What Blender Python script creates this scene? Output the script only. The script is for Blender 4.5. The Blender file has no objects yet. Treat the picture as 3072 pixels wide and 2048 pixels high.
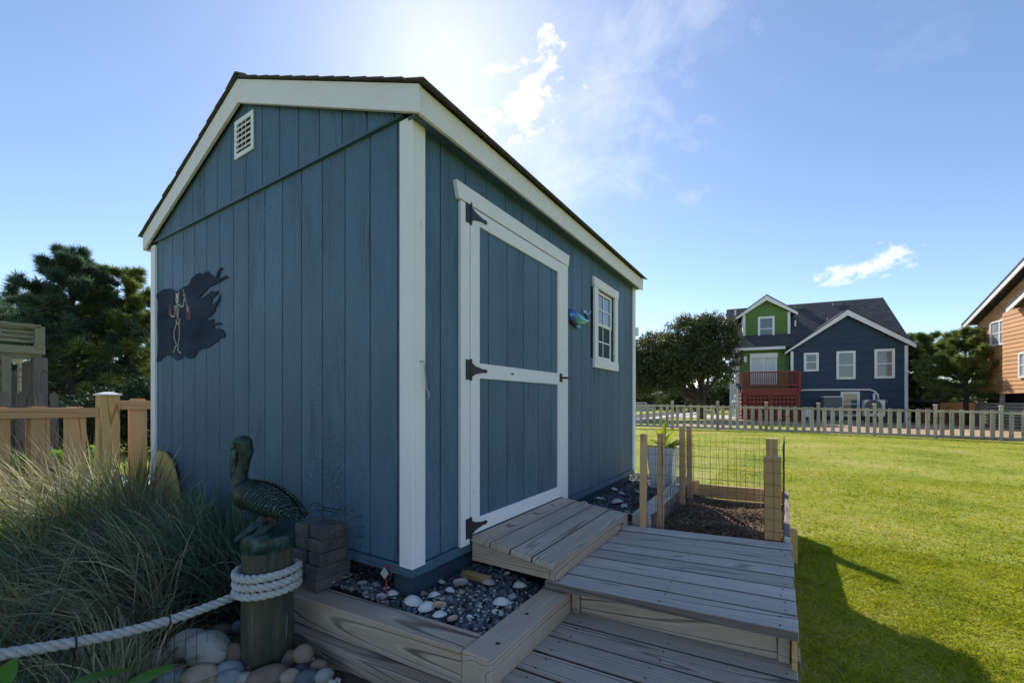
import bpy, bmesh, math, random
import numpy as np
from mathutils import Vector, Matrix, Euler

random.seed(7)
RNG = np.random.default_rng(11)
scene = bpy.context.scene
COL = scene.collection
R = math.radians

# ------------------------------------------------------------------ camera
H = 1.2                                   # camera height above the reference lawn level
F, CX, HY = 1280.0, 1536.0, 1205.0        # focal length, centre column, horizon row (photo pixels)
YAW = math.atan2(814, 1280)
FW = Vector((-math.sin(YAW), math.cos(YAW), 0))
RT = Vector((math.cos(YAW), math.sin(YAW), 0))
UP = Vector((0, 0, 1))
CAM = Vector((0, 0, H))
cam_data = bpy.data.cameras.new('camera')
cam = bpy.data.objects.new('camera', cam_data)
COL.objects.link(cam)
cam.location = CAM
cam.rotation_euler = (R(90), 0, YAW)
cam_data.sensor_width = 36
cam_data.lens = 36 * F / 3072
cam_data.shift_y = (HY - 1024) / 3072
cam_data.clip_start = 0.05
cam_data.clip_end = 3000
scene.camera = cam

# ------------------------------------------------------------------ sun and sky
SUN_AZ = R(41.5)        # left of +Y
SUN_EL = R(39.5)
sun_dir = Vector((-math.sin(SUN_AZ) * math.cos(SUN_EL), math.cos(SUN_AZ) * math.cos(SUN_EL), math.sin(SUN_EL)))
sd = bpy.data.lights.new('sun', 'SUN')
sun = bpy.data.objects.new('sun', sd)
COL.objects.link(sun)
sun.rotation_euler = sun_dir.to_track_quat('Z', 'Y').to_euler()
sd.energy = 5.0
sd.angle = R(0.5)
sd.color = (1.0, 0.93, 0.82)
SKY_STRENGTH = 0.15
scene.view_settings.view_transform = 'Standard'
scene.view_settings.look = 'None'
scene.view_settings.exposure = 0.33
scene.view_settings.gamma = 1.0


def nd(nt, typ, **kw):
    n = nt.nodes.new(typ)
    for k, v in kw.items():
        if k.startswith('i_'):
            key = k[2:]
            key = int(key) if key.isdigit() else key.replace('_', ' ')
            n.inputs[key].default_value = v
        else:
            setattr(n, k, v)
    return n


def lk(nt, a, b):
    nt.links.new(a, b)


def mth(nt, op, a, b=None, c=None, clamp=False):
    n = nt.nodes.new('ShaderNodeMath')
    n.operation = op
    n.use_clamp = clamp
    for i, v in enumerate((a, b, c)):
        if v is None:
            continue
        if isinstance(v, (int, float)):
            n.inputs[i].default_value = v
        else:
            nt.links.new(v, n.inputs[i])
    return n.outputs[0]


world = bpy.data.worlds.new('World')
scene.world = world
world.use_nodes = True
wt = world.node_tree
wt.nodes.clear()
sky = nd(wt, 'ShaderNodeTexSky')
sky.sky_type = 'NISHITA'
sky.sun_disc = False
sky.sun_elevation = SUN_EL
sky.sun_rotation = -SUN_AZ
sky.altitude = 900
sky.air_density = 0.95
sky.dust_density = 0.45
sky.ozone_density = 2.0
wtc = nd(wt, 'ShaderNodeTexCoord')


def direction(px, py):
    return (FW + RT * ((px - CX) / F) - UP * ((py - HY) / F)).normalized()


def cloud_mask(px, py, w, h, tilt, scale, thresh, soft, seed):
    """A patch of broken cloud round one direction of the sky."""
    c = direction(px, py)
    e1 = UP.cross(c).normalized() * -1
    e2 = c.cross(e1).normalized() * -1
    ca, sa = math.cos(tilt), math.sin(tilt)
    a_, b_ = e1 * ca + e2 * sa, e2 * ca - e1 * sa
    def dot(v):
        n = nd(wt, 'ShaderNodeVectorMath', operation='DOT_PRODUCT')
        lk(wt, wtc.outputs['Generated'], n.inputs[0])
        n.inputs[1].default_value = v
        return n.outputs['Value']
    da, db, dc = dot(a_), dot(b_), dot(c)
    ra = mth(wt, 'DIVIDE', da, w)
    rb = mth(wt, 'DIVIDE', db, h)
    r2 = mth(wt, 'ADD', mth(wt, 'MULTIPLY', ra, ra), mth(wt, 'MULTIPLY', rb, rb))
    fall = mth(wt, 'SUBTRACT', 1.0, mth(wt, 'SQRT', r2))
    mp = nd(wt, 'ShaderNodeMapping')
    lk(wt, wtc.outputs['Generated'], mp.inputs['Vector'])
    mp.inputs['Location'].default_value = (seed, seed * 1.7, seed * .3)
    mp.inputs['Scale'].default_value = (scale, scale, scale * 1.4)
    nz = nd(wt, 'ShaderNodeTexNoise', i_Scale=1.0, i_Detail=9.0, i_Roughness=0.62, i_Distortion=0.25)
    lk(wt, mp.outputs[0], nz.inputs['Vector'])
    v = mth(wt, 'ADD', mth(wt, 'MULTIPLY', fall, 0.55), mth(wt, 'MULTIPLY', mth(wt, 'SUBTRACT', nz.outputs[0], 0.5), 2.1))
    m = mth(wt, 'DIVIDE', mth(wt, 'SUBTRACT', v, thresh), soft, clamp=True)
    return mth(wt, 'MULTIPLY', m, mth(wt, 'GREATER_THAN', dc, 0.2))


clouds = [(cloud_mask(1570, 300, .13, .075, .6, 19, 0.17, 0.28, 3.3), .97),
          (cloud_mask(2560, 812, .075, .022, .06, 30, 0.16, 0.5, 8.0), .8),
          (cloud_mask(2705, 760, .05, .022, .0, 24, 0.14, 0.3, 2.2), .55),
          (cloud_mask(1750, 430, .30, .16, .9, 7, 0.03, 0.8, 5.0), .42),
          (cloud_mask(1930, 1150, .34, .06, .0, 6, 0.02, 0.5, 1.0), .75),
          (cloud_mask(1600, 60, .5, .2, .3, 3.5, 0.05, 1.0, 9.0), .22)]
skycol = sky.outputs[0]
for m, amt in clouds:
    mx = nd(wt, 'ShaderNodeMix', data_type='RGBA')
    lk(wt, mth(wt, 'MULTIPLY', m, amt), mx.inputs[0])
    lk(wt, skycol, mx.inputs[6])
    mx.inputs[7].default_value = (7.2, 7.1, 7.0, 1)
    skycol = mx.outputs[2]
bg = nd(wt, 'ShaderNodeBackground')
bg.inputs[1].default_value = SKY_STRENGTH
lk(wt, skycol, bg.inputs[0])
wo = nd(wt, 'ShaderNodeOutputWorld')
lk(wt, bg.outputs[0], wo.inputs[0])


# ------------------------------------------------------------------ photo pixel -> place (a plane it touches gives the distance)
def ray(px, py):
    return FW + RT * ((px - CX) / F) - UP * ((py - HY) / F)


def atX(px, py, X):
    r = ray(px, py); return CAM + r * (X / r.x)


def atY(px, py, Y):
    r = ray(px, py); return CAM + r * (Y / r.y)


def atZ(px, py, Z):
    r = ray(px, py); return CAM + r * ((Z - H) / r.z)


def atD(px, py, d):
    return CAM + ray(px, py) * d


# ------------------------------------------------------------------ mesh helpers
def wmat(o):
    m = o.matrix_basis.copy() if o.rotation_mode else o.matrix_basis
    if o.parent:
        return wmat(o.parent) @ o.matrix_parent_inverse @ m
    return m.copy()


def link(o, parent=None):
    COL.objects.link(o)
    if parent is not None:
        o.parent = parent
        o.matrix_parent_inverse = wmat(parent).inverted()
    return o


def tag(o, label, cat=None, group=None, kind=None):
    if label: o['label'] = label
    if cat: o['category'] = cat
    if group: o['group'] = group
    if kind: o['kind'] = kind
    return o


def thing(name, loc, label, cat, group=None):
    o = bpy.data.objects.new(name, None)
    o.empty_display_size = .1
    o.location = loc
    link(o)
    return tag(o, label, cat, group)


def npmesh(name, V, Fa, mat, smooth=False):
    """V (n,3) and Fa (m,k) arrays -> mesh data."""
    V = np.asarray(V, np.float32).reshape(-1, 3)
    Fa = np.asarray(Fa, np.int32)
    me = bpy.data.meshes.new(name)
    m, k = Fa.shape
    me.vertices.add(len(V)); me.vertices.foreach_set('co', V.ravel())
    me.loops.add(m * k); me.loops.foreach_set('vertex_index', Fa.ravel())
    me.polygons.add(m)
    me.polygons.foreach_set('loop_start', np.arange(0, m * k, k, dtype=np.int32))
    me.polygons.foreach_set('loop_total', np.full(m, k, np.int32))
    if smooth:
        me.polygons.foreach_set('use_smooth', np.ones(m, bool))
    me.update(calc_edges=True)
    me.validate()
    if mat: me.materials.append(mat)
    return me


class MB:
    """collects shapes in world coordinates, built as one mesh object"""
    def __init__(s):
        s.v, s.f = [], []

    def add(s, vs, fs):
        b = len(s.v)
        s.v += [tuple(v) for v in vs]
        s.f += [tuple(i + b for i in f) for f in fs]
        return s

    def box(s, lo, hi, M=None):
        (a, b, c), (d, e, f) = lo, hi
        vs = [Vector(p) for p in ((a, b, c), (d, b, c), (d, e, c), (a, e, c), (a, b, f), (d, b, f), (d, e, f), (a, e, f))]
        if M is not None: vs = [M @ v for v in vs]
        return s.add(vs, ((0, 3, 2, 1), (4, 5, 6, 7), (0, 1, 5, 4), (1, 2, 6, 5), (2, 3, 7, 6), (3, 0, 4, 7)))

    def prism(s, pts, ext):
        """polygon pts (3d, one plane) pushed along vector ext"""
        n = len(pts)
        pts = [Vector(p) for p in pts]
        ext = Vector(ext)
        vs = pts + [p + ext for p in pts]
        fs = [tuple(range(n)), tuple(range(2 * n - 1, n - 1, -1))]
        fs += [(i, n + i, n + (i + 1) % n, (i + 1) % n) for i in range(n)]
        return s.add(vs, fs)

    def tube(s, path, rad, n=6, caps=True, flat=None):
        path = [Vector(p) for p in path]
        k = len(path)
        if not hasattr(rad, '__len__'): rad = [rad] * k
        b = len(s.v)
        up = Vector((0, 0, 1))
        t0 = (path[1] - path[0]).normalized()
        if abs(t0.dot(up)) > .95: up = Vector((1, 0, 0))
        nrm = (up - t0 * up.dot(t0)).normalized()
        for i, p in enumerate(path):
            t = (path[min(i + 1, k - 1)] - path[max(i - 1, 0)]).normalized()
            nrm = (nrm - t * nrm.dot(t)).normalized()
            bn = t.cross(nrm)
            for j in range(n):
                a = 2 * math.pi * j / n
                s.v.append(tuple(p + (nrm * math.cos(a) + bn * math.sin(a)) * rad[i]))
        for i in range(k - 1):
            for j in range(n):
                s.f.append((b + i * n + j, b + i * n + (j + 1) % n, b + (i + 1) * n + (j + 1) % n, b + (i + 1) * n + j))
        if caps:
            s.f.append(tuple(b + j for j in range(n - 1, -1, -1)))
            s.f.append(tuple(b + (k - 1) * n + j for j in range(n)))
        return s

    def lathe(s, prof, c, n=24, caps=True):
        c = Vector(c)
        b = len(s.v)
        for r, z in prof:
            for j in range(n):
                a = 2 * math.pi * j / n
                s.v.append((c.x + r * math.cos(a), c.y + r * math.sin(a), c.z + z))
        for i in range(len(prof) - 1):
            for j in range(n):
                s.f.append((b + i * n + j, b + i * n + (j + 1) % n, b + (i + 1) * n + (j + 1) % n, b + (i + 1) * n + j))
        if caps:
            s.f.append(tuple(b + j for j in range(n - 1, -1, -1)))
            s.f.append(tuple(b + (len(prof) - 1) * n + j for j in range(n)))
        return s

    def ball(s, c, r, M=None, nu=12, nv=8):
        c = Vector(c)
        b = len(s.v)
        if not hasattr(r, '__len__'): r = (r, r, r)
        for i in range(nv + 1):
            th = math.pi * i / nv
            for j in range(nu):
                ph = 2 * math.pi * j / nu
                v = Vector((r[0] * math.sin(th) * math.cos(ph), r[1] * math.sin(th) * math.sin(ph), r[2] * math.cos(th)))
                if M is not None: v = M @ v
                s.v.append(tuple(c + v))
        for i in range(nv):
            for j in range(nu):
                s.f.append((b + i * nu + j, b + (i + 1) * nu + j, b + (i + 1) * nu + (j + 1) % nu, b + i * nu + (j + 1) % nu))
        return s

    def build(s, name, mat, parent=None, smooth=False, bevel=0, fix=True):
        me = bpy.data.meshes.new(name)
        me.from_pydata(s.v, [], s.f)
        if fix or bevel:
            bm = bmesh.new(); bm.from_mesh(me)
            if fix:
                bmesh.ops.remove_doubles(bm, verts=bm.verts, dist=1e-6)
                bmesh.ops.recalc_face_normals(bm, faces=bm.faces)
            if bevel:
                bmesh.ops.bevel(bm, geom=list(bm.edges), offset=bevel, segments=1, affect='EDGES', profile=.5)
            bm.to_mesh(me); bm.free()
        if smooth:
            for p in me.polygons: p.use_smooth = True
        me.materials.append(mat)
        o = bpy.data.objects.new(name, me)
        return link(o, parent)


_bc = {}


def board(name, L, W, T, mid, mat, parent=None, along='x', bevel=.0025, rot=None):
    """a plank of real size; local x is its length. along: world axis of the length; W,T follow"""
    key = (round(L, 4), round(W, 4), round(T, 4), mat.name, bevel)
    if key not in _bc:
        bm = bmesh.new()
        bmesh.ops.create_cube(bm, size=1, matrix=Matrix.Diagonal((L, W, T, 1)))
        if bevel:
            bmesh.ops.bevel(bm, geom=list(bm.edges), offset=min(bevel, T * .3), segments=1, affect='EDGES', profile=.5)
        me = bpy.data.meshes.new(name); bm.to_mesh(me); bm.free()
        me.materials.append(mat)
        _bc[key] = me
    o = bpy.data.objects.new(name, _bc[key])
    o.location = mid
    base = {'x': Matrix.Identity(3),
            'y': Matrix(((0, -1, 0), (1, 0, 0), (0, 0, 1))),            # W along x, T along z
            'z': Matrix(((0, 0, 1), (0, 1, 0), (1, 0, 0))).transposed(),  # L z, W y, T x
            'zx': Matrix(((0, 1, 0), (0, 0, 1), (1, 0, 0)))}[along]     # L z, W x, T y
    m = base.to_4x4()
    if rot is not None: m = rot.to_4x4() @ m
    o.rotation_euler = m.to_euler()
    return link(o, parent)


def bar(name, p, q, W, T, mat, parent=None, bevel=.002, side=None):
    """plank from p to q; side = direction of its width"""
    p, q = Vector(p), Vector(q)
    x = (q - p).normalized()
    side = Vector(side) if side is not None else (UP.cross(x) if abs(x.z) < .95 else Vector((1, 0, 0)))
    z = x.cross(side).normalized()
    y = z.cross(x)
    o = board(name, (q - p).length, W, T, (p + q) / 2, mat, None, 'x', bevel)
    o.rotation_euler = Matrix((x, y, z)).transposed().to_euler()
    if parent is not None:
        o.parent = parent
        o.matrix_parent_inverse = wmat(parent).inverted()
    return o


# ------------------------------------------------------------------ materials
def newmat(name):
    m = bpy.data.materials.new(name)
    m.use_nodes = True
    nt = m.node_tree
    p = nt.nodes['Principled BSDF']
    return m, nt, p


def coords(nt, scale, rnd=True):
    tc = nd(nt, 'ShaderNodeTexCoord')
    mp = nd(nt, 'ShaderNodeMapping')
    mp.inputs['Scale'].default_value = scale
    lk(nt, tc.outputs['Object'], mp.inputs['Vector'])
    if rnd:
        oi = nd(nt, 'ShaderNodeObjectInfo')
        cb = nd(nt, 'ShaderNodeCombineXYZ')
        a = mth(nt, 'MULTIPLY', oi.outputs['Random'], 37.0)
        lk(nt, a, cb.inputs[0]); lk(nt, mth(nt, 'MULTIPLY', oi.outputs['Random'], 91.0), cb.inputs[1]); lk(nt, a, cb.inputs[2])
        lk(nt, cb.outputs[0], mp.inputs['Location'])
    return mp.outputs[0]


def ramp(nt, fac, stops):
    r = nd(nt, 'ShaderNodeValToRGB')
    e = r.color_ramp.elements
    while len(e) > 1: e.remove(e[-1])
    K = 1.2                      # overall reflectance, measured against the photograph
    stops = [(p_, tuple(min(.86, x * K) for x in c_)) for p_, c_ in stops]
    e[0].position, e[0].color = stops[0][0], (*stops[0][1], 1)
    for p, c in stops[1:]:
        x = e.new(p); x.color = (*c, 1)
    lk(nt, fac, r.inputs[0])
    return r.outputs[0]


def mixc(nt, fac, a, b, mode='MIX'):
    n = nd(nt, 'ShaderNodeMix', data_type='RGBA', blend_type=mode)
    for i, v in ((0, fac), (6, a), (7, b)):
        if isinstance(v, (int, float)): n.inputs[i].default_value = v
        elif isinstance(v, tuple): n.inputs[i].default_value = (*v, 1) if len(v) == 3 else v
        else: lk(nt, v, n.inputs[i])
    return n.outputs[2]


def bump(nt, p, h, strength=.3, dist=.01):
    b = nd(nt, 'ShaderNodeBump')
    b.inputs['Strength'].default_value = strength
    b.inputs['Distance'].default_value = dist
    lk(nt, h, b.inputs['Height'])
    lk(nt, b.outputs[0], p.inputs['Normal'])


def noise(nt, vec, scale=1., detail=4., rough=.55, dist=0.):
    n = nd(nt, 'ShaderNodeTexNoise', i_Scale=scale, i_Detail=detail, i_Roughness=rough, i_Distortion=dist)
    if vec is not None: lk(nt, vec, n.inputs['Vector'])
    return n.outputs[0]


def scale_col(c, k): return tuple(min(1, x * k) for x in c)


def m_plain(name, col, rough=.6, var=.12, sc=8., metallic=0., bmp=0., spec=None):
    m, nt, p = newmat(name)
    v = coords(nt, (sc, sc, sc))
    n = noise(nt, v, 1, 5)
    c = ramp(nt, n, [(.3, scale_col(col, 1 - var)), (.7, scale_col(col, 1 + var))])
    lk(nt, c, p.inputs['Base Color'])
    p.inputs['Roughness'].default_value = rough
    p.inputs['Metallic'].default_value = metallic
    if spec is not None: p.inputs['Specular IOR Level'].default_value = spec
    if bmp: bump(nt, p, noise(nt, v, 4, 5), bmp, .01)
    return m


def m_wood(name, dark, mid, light, rough=.75, bands=16., stretch=(1.1, 9., 9.), bmp=.35, edge=None, varobj=.25, grey=None):
    """wood: contour lines of a stretched noise give cathedral grain and knots"""
    m, nt, p = newmat(name)
    v = coords(nt, stretch)
    n = noise(nt, v, .75, 1.2, .45, .15)
    s = mth(nt, 'SINE', mth(nt, 'MULTIPLY', n, bands * 6.283))
    s = mth(nt, 'MULTIPLY_ADD', s, .5, .5)
    s2 = mth(nt, 'POWER', s, 3.6)
    vf = coords(nt, (4., 190., 190.))
    fine = noise(nt, vf, 1., 3., .6)
    c = ramp(nt, s2, [(0., mid), (.55, light), (1., dark)])
    c = mixc(nt, mth(nt, 'MULTIPLY', fine, .55), c, scale_col(dark, .8))
    vl = coords(nt, (1.5, 5, 5))
    big = noise(nt, vl, 1., 5., .65)
    c = mixc(nt, mth(nt, 'MULTIPLY_ADD', big, 1.4, -.55, clamp=True), c, grey if grey else scale_col(light, 1.12))
    if edge:                     # long edges darkened: dirt plus painted-in shade of the gaps between boards
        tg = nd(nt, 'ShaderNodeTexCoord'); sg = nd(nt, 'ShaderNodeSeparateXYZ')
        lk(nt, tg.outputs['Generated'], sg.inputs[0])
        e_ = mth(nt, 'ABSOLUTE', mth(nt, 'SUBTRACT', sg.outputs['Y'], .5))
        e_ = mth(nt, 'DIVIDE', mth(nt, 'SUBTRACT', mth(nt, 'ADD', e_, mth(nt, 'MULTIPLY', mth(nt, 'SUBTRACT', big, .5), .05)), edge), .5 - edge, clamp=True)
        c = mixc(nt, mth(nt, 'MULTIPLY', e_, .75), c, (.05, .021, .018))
    oi = nd(nt, 'ShaderNodeObjectInfo')
    hs = nd(nt, 'ShaderNodeHueSaturation')
    lk(nt, mth(nt, 'MULTIPLY_ADD', oi.outputs['Random'], varobj * 2, 1 - varobj), hs.inputs['Value'])
    lk(nt, c, hs.inputs['Color'])
    lk(nt, hs.outputs[0], p.inputs['Base Color'])
    p.inputs['Roughness'].default_value = rough
    h = mth(nt, 'ADD', mth(nt, 'MULTIPLY', s2, -.5), mth(nt, 'MULTIPLY', fine, .9))
    bump(nt, p, h, bmp, .006)
    return m


def m_paint(name, col, rough=.55, var=.10, bmp=.35, dirt=None, grain=1.5, varobj=.0):
    """paint over rough-sawn board: cathedral relief plus brushed grain"""
    m, nt, p = newmat(name)
    v = coords(nt, (1.4, 7., 7.))
    n = noise(nt, v, 1.2, 2., .5, .5)
    s = mth(nt, 'SINE', mth(nt, 'MULTIPLY', n, 150.))
    fine = noise(nt, coords(nt, (12., 90., 90.)), 1., 4., .65)
    blot = noise(nt, coords(nt, (1.2, 4., 4.)), 1.3, 5., .6)
    c = ramp(nt, blot, [(.3, scale_col(col, 1 - var)), (.72, scale_col(col, 1 + var))])
    c = mixc(nt, mth(nt, 'MULTIPLY', mth(nt, 'SUBTRACT', fine, .52, clamp=True), grain), c, scale_col(col, .6))
    if dirt:
        sp = noise(nt, coords(nt, (9., 40., 40.)), 1., 2., .5)
        c = mixc(nt, mth(nt, 'MULTIPLY', mth(nt, 'SUBTRACT', sp, .69, clamp=True), 4.), c, dirt)
    if varobj:
        oi = nd(nt, 'ShaderNodeObjectInfo'); hs = nd(nt, 'ShaderNodeHueSaturation')
        lk(nt, mth(nt, 'MULTIPLY_ADD', oi.outputs['Random'], varobj * 2, 1 - varobj), hs.inputs['Value'])
        lk(nt, c, hs.inputs['Color']); c = hs.outputs[0]
    lk(nt, c, p.inputs['Base Color'])
    p.inputs['Roughness'].default_value = rough
    msk = noise(nt, coords(nt, (.7, 2.5, 2.5)), 1.5, 2.)
    msk = mth(nt, 'MULTIPLY_ADD', msk, 3., -1.2, clamp=True)
    h = mth(nt, 'ADD', mth(nt, 'MULTIPLY', mth(nt, 'MULTIPLY', s, msk), .35), fine)
    bump(nt, p, h, bmp, .009)
    return m


def m_leaf(name, a, b, trans=.35, rough=.5, sc=1.2, c3=None, amp=1.4):
    m, nt, p = newmat(name)
    tc = nd(nt, 'ShaderNodeTexCoord')
    n = noise(nt, tc.outputs['Object'], sc, 4., .7)
    g = nd(nt, 'ShaderNodeNewGeometry')
    f = mth(nt, 'MULTIPLY_ADD', n, amp, .45 - amp * .5)
    f = mth(nt, 'ADD', f, mth(nt, 'MULTIPLY_ADD', g.outputs['Random Per Island'], .8, -.4), clamp=True)
    stops = [(0., a), (1., b)] if c3 is None else [(0., a), (.6, b), (1., c3)]
    c = ramp(nt, f, stops)
    lk(nt, c, p.inputs['Base Color'])
    p.inputs['Roughness'].default_value = rough
    p.inputs['Specular IOR Level'].default_value = .35
    tr = nd(nt, 'ShaderNodeBsdfTranslucent')
    lk(nt, c, tr.inputs[0])
    ms = nd(nt, 'ShaderNodeMixShader')
    ms.inputs[0].default_value = trans
    lk(nt, p.outputs[0], ms.inputs[1]); lk(nt, tr.outputs[0], ms.inputs[2])
    lk(nt, ms.outputs[0], nt.nodes['Material Output'].inputs[0])
    return m


def m_ground(name, stops, sc=1.5, rough=.95, bmp=.5, detail=8., fine=30.):
    m, nt, p = newmat(name)
    tc = nd(nt, 'ShaderNodeTexCoord')
    n = noise(nt, tc.outputs['Object'], sc, detail, .65, .3)
    n2 = noise(nt, tc.outputs['Object'], fine, 5., .7)
    f = mth(nt, 'ADD', mth(nt, 'MULTIPLY', n, .65), mth(nt, 'MULTIPLY', n2, .35))
    lk(nt, ramp(nt, f, stops), p.inputs['Base Color'])
    p.inputs['Roughness'].default_value = rough
    p.inputs['Specular IOR Level'].default_value = .2
    bump(nt, p, n2, bmp, .03)
    return m


def m_glass(name, col=(.02, .025, .03), rough=.03, spec=.5):
    m, nt, p = newmat(name)
    v = coords(nt, (.8, .8, .8))
    lk(nt, ramp(nt, noise(nt, v, 1., 2.), [(.3, scale_col(col, .7)), (.7, scale_col(col, 1.3))]), p.inputs['Base Color'])
    p.inputs['Roughness'].default_value = rough
    p.inputs['Specular IOR Level'].default_value = spec
    p.inputs['Coat Weight'].default_value = .6
    p.inputs['Coat Roughness'].default_value = .02
    bump(nt, p, noise(nt, coords(nt, (3, 3, 3)), 1., 1.), .08, .02)
    return m


MT = {}
MT['blue'] = m_paint('blue_paint', (.062, .120, .182), .5, .16, .9, varobj=.07)
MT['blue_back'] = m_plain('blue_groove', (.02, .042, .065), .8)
MT['white'] = m_paint('white_paint', (.72, .69, .72), .5, .025, .3, dirt=(.45, .42, .38), grain=.25)
MT['cream'] = m_paint('cream_fascia_paint', (.71, .67, .665), .55, .03, .4, dirt=(.48, .43, .36), grain=.3)
MT['vent_white'] = m_plain('white_plastic', (.72, .73, .74), .4, .04)
MT['dark'] = m_plain('dark_void', (.012, .012, .013), .9)
MT['iron'] = m_plain('black_iron', (.025, .026, .032), .42, .3, 30., .3, .15)
MT['steel'] = m_plain('zinc_steel', (.34, .34, .33), .4, .2, 40., .8)
MT['rust'] = m_plain('rusty_screw', (.08, .035, .02), .7, .3, 60., .4)
MT['shingle'] = m_plain('grey_shingle', (.075, .066, .062), .95, .35, 60., 0, .6)
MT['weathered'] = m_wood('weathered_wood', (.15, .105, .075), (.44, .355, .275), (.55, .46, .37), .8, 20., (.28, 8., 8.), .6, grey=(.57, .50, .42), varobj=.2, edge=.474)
MT['weathered_brown'] = m_wood('weathered_brown_wood', (.12, .07, .042), (.49, .355, .25), (.58, .45, .335), .8, 26., (.26, 5., 5.), .6, grey=(.57, .49, .40), varobj=.12)
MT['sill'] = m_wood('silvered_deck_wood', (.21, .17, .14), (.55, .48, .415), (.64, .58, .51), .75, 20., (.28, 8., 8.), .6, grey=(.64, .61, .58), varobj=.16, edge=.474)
MT['fresh'] = m_wood('treated_pine', (.30, .14, .04), (.54, .34, .13), (.62, .42, .18), .7, 9., (.4, 7., 7.), .3, grey=(.55, .40, .20), varobj=.12)
MT['picket'] = m_wood('new_picket_pine', (.34, .15, .055), (.60, .36, .17), (.68, .44, .23), .7, 9., (.4, 7., 7.), .3, grey=(.60, .42, .25), varobj=.14)
MT['greyfence'] = m_wood('grey_fence_wood', (.20, .155, .115), (.48, .40, .31), (.55, .47, .37), .85, 6., (1., 6., 6.), .3, grey=(.44, .40, .35), varobj=.2)
MT['yellowboard'] = m_plain('yellow_board_paint', (.50, .34, .11), .5, .12, 5)
MT['capwhite'] = m_plain('pale_post_cap', (.55, .55, .56), .4, .08)
MT['galv'] = m_plain('mesh_wire', (.07, .075, .08), .5, .2, 40, .6)
MT['galvlight'] = m_plain('chicken_wire', (.32, .33, .33), .45, .15, 40, .8)
MT['greenwire'] = m_plain('green_coated_wire', (.012, .028, .022), .5, .2, 40)
MT['rope'] = m_plain('rope_fibre', (.50, .49, .47), .9, .16, 60., 0, .8)
MT['tie'] = m_plain('black_plastic', (.015, .015, .016), .4)
MT['soil'] = m_ground('dark_soil', [(.3, (.03, .022, .017)), (.55, (.07, .052, .038)), (.75, (.12, .095, .07))], 3., fine=45.)
MT['mulch'] = m_ground('mulch', [(.3, (.022, .014, .009)), (.55, (.06, .036, .022)), (.75, (.11, .07, .045))], 8., fine=60.)
MT['mulch_chip'] = m_leaf('mulch_chip', (.045, .027, .017), (.18, .115, .072), 0., .9, 6., (.33, .23, .15))
MT['gravel'] = m_leaf('dark_gravel', (.035, .041, .048), (.115, .13, .143), 0., .75, 6., (.27, .25, .23))
MT['gravel_base'] = m_ground('gravel_base', [(.3, (.012, .013, .015)), (.7, (.05, .048, .045))], 10., fine=70.)
MT['brick'] = m_plain('paver_concrete', (.10, .094, .09), .9, .3, 14., 0, .5)


def m_pile():
    m, nt, p = newmat('piling_wood')
    v = coords(nt, (9., 9., .9), False)
    n = noise(nt, v, 2.2, 6., .7, .3)
    c = ramp(nt, n, [(.3, (.010, .012, .008)), (.47, (.042, .048, .028)), (.6, (.075, .066, .04)), (.78, (.15, .145, .11))])
    v2 = coords(nt, (26., 26., 5.), False)
    n2 = noise(nt, v2, 1., 3.)
    c = mixc(nt, mth(nt, 'MULTIPLY', mth(nt, 'SUBTRACT', n2, .64, clamp=True), 6.), c, (.26, .27, .24))
    lk(nt, c, p.inputs['Base Color'])
    p.inputs['Roughness'].default_value = .85
    bump(nt, p, noise(nt, coords(nt, (60., 60., 3.), False), 1., 4.), .6, .008)
    return m


def m_bronze():
    m, nt, p = newmat('verdigris_bronze')
    v = coords(nt, (1, 1, 1), False)
    n = noise(nt, v, 28., 5., .65)
    g = nd(nt, 'ShaderNodeNewGeometry')
    f = mth(nt, 'ADD', n, mth(nt, 'MULTIPLY_ADD', g.outputs['Pointiness'], 3., -1.5), clamp=True)
    lk(nt, ramp(nt, f, [(.4, (.012, .014, .011)), (.6, (.014, .036, .031)), (.85, (.05, .12, .105))]), p.inputs['Base Color'])
    p.inputs['Roughness'].default_value = .5
    p.inputs['Metallic'].default_value = .25
    w = nd(nt, 'ShaderNodeTexWave', i_Scale=26., i_Distortion=5., i_Detail=2.)
    lk(nt, v, w.inputs['Vector'])
    bump(nt, p, w.outputs['Fac'], .35, .006)
    return m


MT['pile'] = m_pile()
MT['bronze'] = m_bronze()
MT['stone'] = {}
for nm, c in dict(grey=(.29, .27, .24), tan=(.34, .26, .185), brown=(.22, .145, .10), red=(.18, .075, .05), slate=(.10, .115, .13), blue=(.21, .235, .245), navy=(.045, .055, .085), rough=(.12, .095, .065)).items():
    MT['stone'][nm] = m_plain('river_stone_' + nm, c, .7, .22, 22., 0, .12)


def m_shell(nm, c):
    m, nt, p = newmat('shell_' + nm)
    v = coords(nt, (1, 1, 1), False)
    w = nd(nt, 'ShaderNodeTexWave', i_Scale=40., i_Distortion=1.5, i_Detail=2.)
    w.wave_type = 'RINGS'
    lk(nt, v, w.inputs['Vector'])
    lk(nt, ramp(nt, w.outputs['Fac'], [(.1, scale_col(c, .78)), (.7, c)]), p.inputs['Base Color'])
    p.inputs['Roughness'].default_value = .5
    bump(nt, p, w.outputs['Fac'], .35, .003)
    return m


for nm, c in dict(white=(.66, .64, .60), cream=(.56, .51, .43), peach=(.52, .33, .21), grey=(.36, .34, .32), pink=(.42, .33, .31)).items():
    MT['shell_' + nm] = m_shell(nm, c)


# =================================================================== GROUND
def ground_z(x, y):
    near = .05
    far = -.02 - .022 * max(0., min(1., x / 7.)) * 9
    t = max(0., min(1., (y - 4) / 17.))
    z = near * (1 - t) + far * t
    if x < -1.2 and y < 2.2:
        z += (-.03 - z) * min(1, (-1.2 - x) / .3)
    return z


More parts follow.
